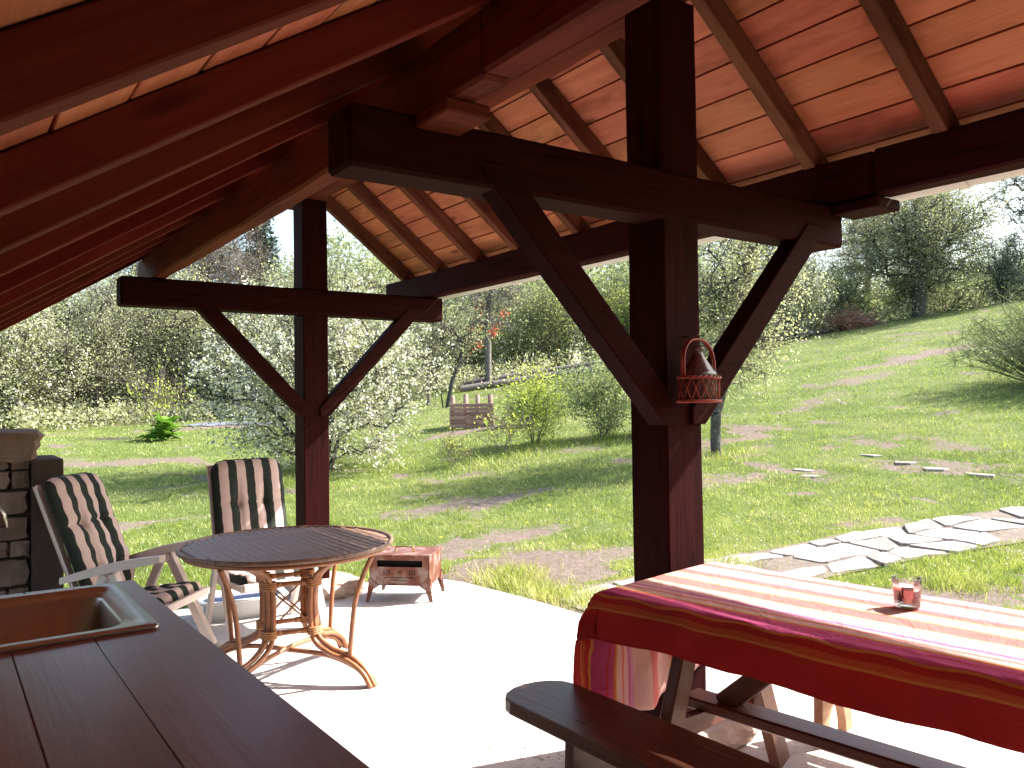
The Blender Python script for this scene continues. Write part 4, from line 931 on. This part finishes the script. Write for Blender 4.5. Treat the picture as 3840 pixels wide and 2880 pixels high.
G3 = plant(405, 1.7, .85, .85, .78, 220, 8000, .048, .09, 1000, .28, stems=10, spread=.6, clear=.02, up=.1, r0=.02, tip=.004, low=.05)
put(G2, 'garden_bush', 7.25, 10.55, 'yellow-green garden bush in front of the pallet planter', 'bush', 'lf_yel', 'twig', s=.98)
put(G3, 'garden_bush', 8.35, 9.75, 'darker rounded garden bush beside the near post', 'bush', 'lf_dark', 'twig', s=1.0)
put(G3, 'garden_bush', 9.35, 8.9, 'dense green garden bush half hidden by the near post', 'bush', 'lf_spring', 'twig', s=.9, rz=2)
G4 = plant(406, .95, .55, .62, .36, 60, 420, .05, .06, 420, .28, stems=7, spread=.6, clear=.02, up=.1, r0=.012, tip=.0035, low=.1)
put(G4, 'sparse_shrub', 6.15, 10.1, 'sparse twiggy low shrub in front of the pallet planter', 'shrub', 'lf_yel', 'twig')
put(G4, 'sparse_shrub', 5.0, 9.9, 'tiny leafy sprig shrub left of the sparse twiggy shrub', 'shrub', 'lf_yel', 'twig', s=.7, rz=2)
# ---- right side
N1 = plant(501, 3.45, 2.25, 1.25, 1.40, 300, 20000, .036, .12, 3000, .36, stems=1, wob=.035, clear=.17, up=.16, r0=.078, tip=.0055, low=.55, top=2.7, lean=(.25, -.12))
put(N1, 'lichen_tree', 7.85, 6.45, 'small crooked lichen-barked tree in pale leaf right of the near post', 'tree', 'lf_pale', 'bark', rz=.6, s=1.16)
put(H3, 'hawthorn', 31.0, 21.5, 'pale leafy hawthorn at the lawn edge under the right brace', 'tree', 'lf_pale', s=.80, rz=.8)
put(H2, 'hawthorn', 26.0, 23.5, 'pale green tree behind the lichen-barked tree', 'tree', 'lf_spring', s=.82, rz=2.8)
Q1 = plant(502, 7.2, 4.1, 3.9, 3.1, 460, 60000, .085, .30, 5200, .8, stems=1, clear=.15, up=.10, r0=.36, tip=.015, low=1.1, top=5.2)
put(Q1, 'round_tree', 39.2, 19.6, 'big round-crowned tree with a thick trunk at the top of the lawn', 'tree', 'lf_grey', 'bark', rz=.3, s=1.0)
I1 = plant(503, 10.5, 6.6, 2.3, 4.2, 230, 5200, .11, .38, 2600, 1.1, stems=1, clear=.2, up=.35, r0=.17, tip=.012, low=2.0)
for x, y, s, rz, lm, lab in [(45.5, 16.5, .92, 0, 'lf_grey', 'tall airy birch at the right edge behind the round tree'), (37.2, 25.6, 1.0, 2, 'lf_blue', 'tall bluish tree just left of the round tree'),
    (44.5, 25.5, 1.0, 4, 'lf_blue', 'tall bluish tree directly behind the round tree'), (34.0, 26.2, .80, 1, 'lf_blue', 'bluish tree above the right brace'), (49.0, 15.5, .80, 3, 'lf_olive', 'airy tree at the right edge behind the birch')]:
    put(I1, 'airy_tree', x, y, lab, 'tree', lm, 'twig', s=s, rz=rz, group='tall airy trees on the rise')
for x, y, s, lm, lab in [(35.2, 22.3, .55, 'lf_dark', 'dark low bush at the lawn edge left of the brush heap'), (41.5, 21.2, .55, 'lf_dark', 'dark low bush behind the round tree trunk'), (44.0, 17.5, .60, 'lf_blue', 'bluish low bush right of the round tree'), (38.2, 23.4, .62, 'lf_dark', 'dark low bush behind the brush heap')]:
    put(H1, 'low_bush', x, y, lab, 'bush', lm, s=s, rz=x, group='low bushes along the top of the lawn')
# brush heap
rg = np.random.default_rng(31); n = 900; A = rg.normal(0, 1, (n, 3))*[.8, .5, .35]; A[:, 2] = np.abs(A[:, 2])*.9; d = rg.normal(0, 1, (n, 3))*[1, 1, .5]; d /= np.linalg.norm(d, axis=1, keepdims=True)
V, F_ = tubes(A, A+d*.7, np.full(n, .016), np.full(n, .008), 4)
tag(link('brush_heap', np_mesh('brush_heap', V, F_), None, M['brush'], loc=(34.3, 20.6, gz(34.3, 20.6))), 'reddish heap of cut brushwood at the top of the lawn', 'brush heap')
# broom bush, right edge
def broom(seed, n=150, H=1.75, rx=1.5):
    rng = np.random.default_rng(seed); an = rng.random(n)*6.28; r_ = rx*rng.random(n)**.5; tip_ = np.stack([np.cos(an)*r_, np.sin(an)*r_, H*(.45+.55*rng.random(n))*(1-.45*(r_/rx)**2)], -1)
    base = tip_*[.08, .08, 0]; base[:, 2] = -.05; mid = tip_*[.55, .55, .55]+rng.normal(0, .06, (n, 3)); segs = [(base, mid, .014, .008), (mid, tip_, .008, .004)]
    src = np.concatenate([mid, tip_, mid*.5+tip_*.5]); m = n*16; b2 = src[rng.integers(0, len(src), m)]; d = rng.normal(0, 1, (m, 3))+[0, 0, .55]; d[:, :2] += b2[:, :2]*.45; d /= np.linalg.norm(d, axis=1, keepdims=True); t2 = b2+d*(.16+.30*rng.random((m, 1)))
    segs.append((b2, t2, .0045, .002)); A = np.concatenate([q[0] for q in segs]); B = np.concatenate([q[1] for q in segs]); ra = np.concatenate([np.full(len(q[0]), q[2]) for q in segs]); rb_ = np.concatenate([np.full(len(q[0]), q[3]) for q in segs])
    V, F_ = tubes(A, B, ra, rb_, 3); w = np_mesh('wood', V, F_, np.repeat(rng.random(len(A)), 6))
    V, F_, t = cards(rng, np.concatenate([t2, b2*.5+t2*.5]), 7000, .035, .045, 0, .3); return w, np_mesh('leaves', V, F_, t), None
put(broom(71, 190), 'broom_bush', 16.7, 4.9, 'feathery broom bush at the right edge of the lawn', 'bush', 'broom', 'broom', s=1.22)
put(broom(72, 140, 2.1, 1.3), 'broom_bush', 18.4, 4.0, 'broom bush partly cut by the right edge behind the first', 'bush', 'lf_yel', 'broom', s=1.2)
# leafy plants in the lawn
def leafy(name, x, y, label, n, ll, mat, seed, s=1., spread=.5):
    rng = random.Random(seed); o = empty(name, (x, y, gz(x, y)-.01), 0, label, 'plant'); m = MB(); rows = []
    for i in range(6):
        f = i/5; w_ = ll*.30*math.sin(math.pi*min(f*.93+.05, 1))**.8; zz = .12*ll*math.sin(math.pi*f)-.16*ll*f*f
        rows.append([m.bm.verts.new((ll*f, -w_, zz+.05*ll)), m.bm.verts.new((ll*f, 0, zz)), m.bm.verts.new((ll*f, w_, zz+.05*ll))])
    for a_, b_ in zip(rows, rows[1:]):
        for j in range(2): m.bm.faces.new((a_[j], a_[j+1], b_[j+1], b_[j])).smooth = True
    me = m.mesh('leaf'); at_ = me.attributes.new('tint', 'FLOAT', 'POINT'); at_.data.foreach_set('value', np.random.default_rng(seed).random(len(me.vertices)).astype(np.float32)*.4+.3); me.materials.append(M[mat])
    for i in range(n):
        an = i*2.4+rng.random(); pit = rng.uniform(.05, 1.0); h_ = rng.uniform(.0, spread*.7)*pit
        ob = link('leaf', me, o); r_ = rng.random()*spread*.35*(1.2-pit); ob.location = (r_*math.cos(an), r_*math.sin(an), .03+h_*s); ob.rotation_euler = (rng.uniform(-.4, .4), -pit, an); ob.scale = (s*rng.uniform(.7, 1.2),)*3
    return o
leafy('leafy_plant', 2.72, 21.9, 'clump of bright glossy leaves alone on the left lawn', 70, .42, 'lf_plant', 5, 1., .9)
leafy('leafy_plant', 9.15, 13.6, 'dark big-leaved rhubarb clump right of the pallet planter', 26, .48, 'lf_rhub', 6, 1., .55)
put(G4, 'sapling', 2.75, 23.2, 'thin feathery sapling rising behind the glossy lawn plant', 'shrub', 'lf_yel', 'twig', s=1.5, sz=2.1)
# ---- pallet planter with log posts
pl = empty('pallet_planter', (8.72, 15.2, gz(8.72, 15.2)-.03), R(-33), 'square planter of horizontal pallet boards with four log posts', 'planter')
for zi in range(6):
    z = .065+.105*zi
    for nm, a_, b_, up in (('board', (-.55, -.5, z), (-.17, -.5, z), 0), ('board', (-.165, -.51, z), (.55, -.51, z), 0), ('board', (-.55, -.49, z), (-.55, .5, z), 0), ('board', (.55, -.49, z), (.55, .5, z), 0), ('board', (-.55, .5, z), (.55, .5, z), 0)):
        beam(nm, a_, b_, .022, .088, M['crate'], pl, seed=zi)
for i, (x, y, h_) in enumerate(((-.48, -.42, .84), (-.15, -.42, .87), (.15, .36, .86), (.47, -.42, .86))):
    MB().tube([(x, y, -.02), (x, y, h_)], [.066, .06], 10).build('log_post', M['crate'], pl)
# ---- felled logs
lg = [((17.1, 29.0), (29.5, 24.6), .0, .15, 'topmost long felled log lying across the back lawn'), ((17.2, 28.55), (30.0, 24.1), .0, .14, 'middle long felled log lying across the back lawn'), ((16.4, 28.2), (28.0, 23.9), .0, .15, 'nearest long felled log lying across the back lawn'), ((28.0, 22.8), (33.5, 20.6), .0, .14, 'thin pole log lying under the hawthorn')]
for i, (a_, b_, dz, r_, lab) in enumerate(lg):
    o = empty('felled_log', (*a_, gz(*a_)), 0, lab, 'log', 'felled logs'); pts = []
    for f in np.linspace(0, 1, 12):
        x, y = a_[0]+(b_[0]-a_[0])*f, a_[1]+(b_[1]-a_[1])*f; pts.append(Vector((x, y, gz(x, y)+r_*.9+(.20 if i == 0 else 0)+.03*math.sin(f*9)))-o.location)
    MB().tube(pts, [r_*(1.05-.3*f) for f in np.linspace(0, 1, 12)], 10, cap=False).build('bark', M['log'], o)
    d_ = (pts[1]-pts[0]).normalized(); MB().tube([pts[0]-d_*.01, pts[0]+d_*.02], r_*.98, 10).build('sawn_end', M['log_end'], o)
# blue tarpaulin and cut firewood at the end of the logs
def tarp(x, y, sx, sy, h_, label, seed):
    g = np.linspace(-1, 1, 18); A_, B_ = np.meshgrid(g, g, indexing='ij'); X = A_*sx; Y = B_*sy
    Z = h_*np.clip(1.1-np.maximum(np.abs(A_), np.abs(B_))**2, 0, 1)**.6+.08*(fbm(A_*2.5+seed, B_*2.5, seed)-.5)-.03; i = np.arange(324).reshape(18, 18); F_ = np.stack([i[:-1, :-1], i[1:, :-1], i[1:, 1:], i[:-1, 1:]], -1).reshape(-1, 4)
    return np_mesh('tarp', np.stack([X, Y, Z], -1).reshape(-1, 3), F_, None, True)
tag(link('tarpaulin', tarp(0, 0, .8, .5, .55, '', 3), None, M['tarp_blue'], loc=(27.2, 26.2, gz(27.2, 26.2))), 'blue tarpaulin over a heap beyond the logs', 'tarpaulin')
tag(link('ground_sheet', tarp(0, 0, 1.6, .55, .10, '', 4), None, M['tarp'], loc=(5.9, 26.3, gz(5.9, 26.3)), rot=(0, 0, R(-30))), 'crumpled dark grey sheet on the bare bed left of the blossom shrub', 'sheet')
# ---- wood beyond the lawn, read as one mass
def far_wood():
    rng = np.random.default_rng(77); Vs, Fs, Ts, n = [], [], [], 0; WV, WF, wn_ = [], [], 0
    prof_q = [-.80, -.55, -.46, -.40, -.36, -.30, -.22, -.10, .05, .15, .24, .32, .38, .44, .50, .60, .9]; prof_h = [8.5, 8.0, 7.0, 6.3, 6.8, 8.8, 10.5, 10, 10.5, 9.0, 5.6, 4.6, 3.8, 3.6, 3.4, 3.8, 5]
    for row in range(3):
        for q in np.arange(-.85, .92, .034 if row else .045):
            q = q+rng.normal(0, .008); s_ = 47+row*7+rng.uniform(-2, 2); x = CX+s_*(.57847+q*.8157); y = CY+s_*(.8157-q*.57847); z0 = gz(x, y)
            h_ = np.interp(q, prof_q, prof_h)*rng.uniform(.82, 1.06)*(1+.12*row) - (1.2 if q > .2 and row == 0 else 0); rx = rng.uniform(1.5, 2.4)
            m = 70; v = rng.normal(0, 1, (m, 3)); v /= np.linalg.norm(v, axis=1, keepdims=True); c = v*(rng.random((m, 1))**.45)*[rx, rx, h_*.47]+[x, y, z0+h_*.52]
            V, F_, t = cards(rng, c, 2200 if q < .22 else 1000, .45, .21); Vs.append(V); Fs.append(F_+n); Ts.append(np.clip(t*.75+rng.uniform(-.12, .3), 0, 1)); n += len(V)
            V, F_ = tubes(np.repeat([[x, y, z0-.1]], 14, 0), c[:14], np.full(14, .09), np.full(14, .02), 4); WV.append(V); WF.append(F_+wn_); wn_ += len(V)
    o = link('far_wood', np_mesh('far_wood', np.concatenate(Vs), np.concatenate(Fs), np.concatenate(Ts)), None, M['lf_wood']); tag(o, 'grey-green spring wood closing the view beyond the lawn', 'wood', kind='stuff')
    o2 = link('far_trunks', np_mesh('far_trunks', np.concatenate(WV), np.concatenate(WF)), o, M['twig'])
far_wood()
# ---- brambles and rough growth along the hedge foot
def rough():
    rng = np.random.default_rng(88); C_ = []
    for (a_, b_, n, w_, h_) in [((-3, 29.3), (3.5, 31.2), 220, 1.0, .7), ((3.5, 31.2), (11, 29.6), 260, .9, .6), ((11, 29.2), (17, 31.5), 240, 1.2, .9), ((17, 31.2), (30, 26.5), 420, 1.3, .9), ((30, 23.5), (44, 19.5), 260, 1.0, .8)]:
        f = rng.random(n); x = a_[0]+(b_[0]-a_[0])*f+rng.normal(0, w_, n); y = a_[1]+(b_[1]-a_[1])*f+rng.normal(0, w_, n); C_.append(np.stack([x, y, terr(x, y)+rng.random(n)*h_], -1))
    C_ = np.concatenate(C_); V, F_, t = cards(rng, C_, 26000, .22, .12); o = link('undergrowth', np_mesh('undergrowth', V, F_, t), None, M['lf_olive']); tag(o, 'low brambles and rough growth at the foot of the hedges', 'undergrowth', kind='stuff')
rough()
# ---- grass
def blades(seed, n, s0, s1, q0, q1, hgt, wid, keep, name, label, fade=.0):
    rng = np.random.default_rng(seed); s_ = 1/(1/s0+(1/s1-1/s0)*rng.random(n)); q = q0+(q1-q0)*rng.random(n)
    x = CX+s_*(.57847+q*.8157); y = CY+s_*(.8157-q*.57847); k_ = keep(x, y, rng); x, y, s_ = x[k_], y[k_], s_[k_]; n = len(x); z = terr(x, y)
    tall = .55+.9*fbm(x*.8, y*.8, 51)+.5*(fbm(x*3, y*3, 52)-.5); h_ = hgt*(.5+.9*rng.random(n))*tall*(1+s_*.018); w_ = wid*(.6+.8*rng.random(n))*np.maximum(1, s_/9.)
    an = rng.random(n)*6.28; ln = rng.normal(0, .55, (n, 2))*h_[:, None]; dx, dy = np.cos(an)*w_, np.sin(an)*w_
    V = np.stack([np.stack([x-dx, y-dy, z-.01], -1), np.stack([x+dx, y+dy, z-.01], -1), np.stack([x+ln[:, 0]+dx*.25, y+ln[:, 1]+dy*.25, z+h_], -1), np.stack([x+ln[:, 0]-dx*.25, y+ln[:, 1]-dy*.25, z+h_], -1)], 1).reshape(-1, 3)
    t = np.clip(.70*rng.random(n)+.65*fbm(x*.35, y*.35, 61)-.2+.6*(fbm(x*1.9, y*1.9, 62)-.5)+.7*(fbm(x*6, y*6, 63)-.5), 0, 1)
    o = link(name, np_mesh(name, V, np.arange(n*4).reshape(n, 4), np.repeat(t, 4)), None, M['grassm']); tag(o, label, 'grass', kind='stuff')
def keep(x, y, rng):
    inside = (x > -3.3) & (x < 1.19) & (y < 4.14-.06*np.clip(x, 0, 9)) & (y > -6.2)
    pc = path_y(x); onp = (np.abs(y-pc) < .5) & (x > 1.1) & (x < 9.2)
    b_ = bare(x, y)+(fbm(x*4, y*4, 41)-.5)*1.3
    return (~inside) & (~(onp & (rng.random(len(x)) > .03))) & (rng.random(len(x)) > np.clip((b_-.25)*3.0, .12, .985))
blades(1, 640000, 4.2, 40, -.80, .80, .030, .0031, keep, 'grass', 'bright spring grass blades over the whole lawn')
tuft = [(1.35, 2.55), (1.5, 2.2), (1.3, 3.1), (1.6, 3.4), (1.0, 4.05), (.35, 4.3), (-.4, 4.25), (-1.0, 4.3), (1.35, -.2), (1.3, -.7), (1.32, -1.3), (1.3, .4), (3.2, 2.4), (2.5, 1.0), (3.9, .75), (6.0, 9.6), (5.2, 9.5), (7.0, 9.9), (8.1, 9.2), (8.9, 8.6), (4.3, 11.0), (2.2, 11.2), (16.5, 4.6), (17.5, 4.4), (15.9, 4.3), (7.7, 6.3)]
def keep_t(x, y, rng):
    d = np.full(len(x), 9.)
    for tx, ty in tuft: d = np.minimum(d, np.hypot(x-tx, (y-ty))/(1 if ty < 5 else 2.2))
    inside = (x > -3.3) & (x < 1.17) & (y < 4.10-.06*np.clip(x, 0, 9)); return (~inside) & (rng.random(len(x)) < np.exp(-(d/.24)**2))
blades(2, 420000, 4.2, 19, -.80, .80, .075, .0034, keep_t, 'grass_tufts', 'longer grass tufts along the patio edge and under the bushes')
# daisies and dandelions
rg = np.random.default_rng(14)
def flowers(name, n, col, size, label, q0, q1, s0, s1):
    s_ = 1/(1/s0+(1/s1-1/s0)*rg.random(n)); q = q0+(q1-q0)*rg.random(n); x = CX+s_*(.57847+q*.8157); y = CY+s_*(.8157-q*.57847); k_ = keep(x, y, rg) & ((x > 1.4) | (y > 4.4)); x, y, s_ = x[k_], y[k_], s_[k_]
    c = np.stack([x, y, terr(x, y)+.055], -1); m = len(c); an = np.arange(6)*np.pi/3; r_ = size*np.maximum(1, s_/14)
    V = (c[:, None]+np.stack([np.cos(an), np.sin(an), 0*an+.1], -1)[None]*r_[:, None, None]).reshape(-1, 3)
    o = link(name, np_mesh(name, V, np.arange(m*6).reshape(m, 6), np.full(m*6, .7)), None, M[col]); tag(o, label, 'flowers', kind='stuff')
flowers('daisies', 900, 'blossom', .010, 'tiny white daisies scattered in the lawn', -.7, .75, 6, 20)
M['dandel'] = leafmat('dandelion_yellow', [(.75, .50, .02), (.8, .55, .03)], .2)
flowers('dandelions', 60, 'dandel', .018, 'yellow dandelions dotted in the lawn', -.7, .3, 8, 22)
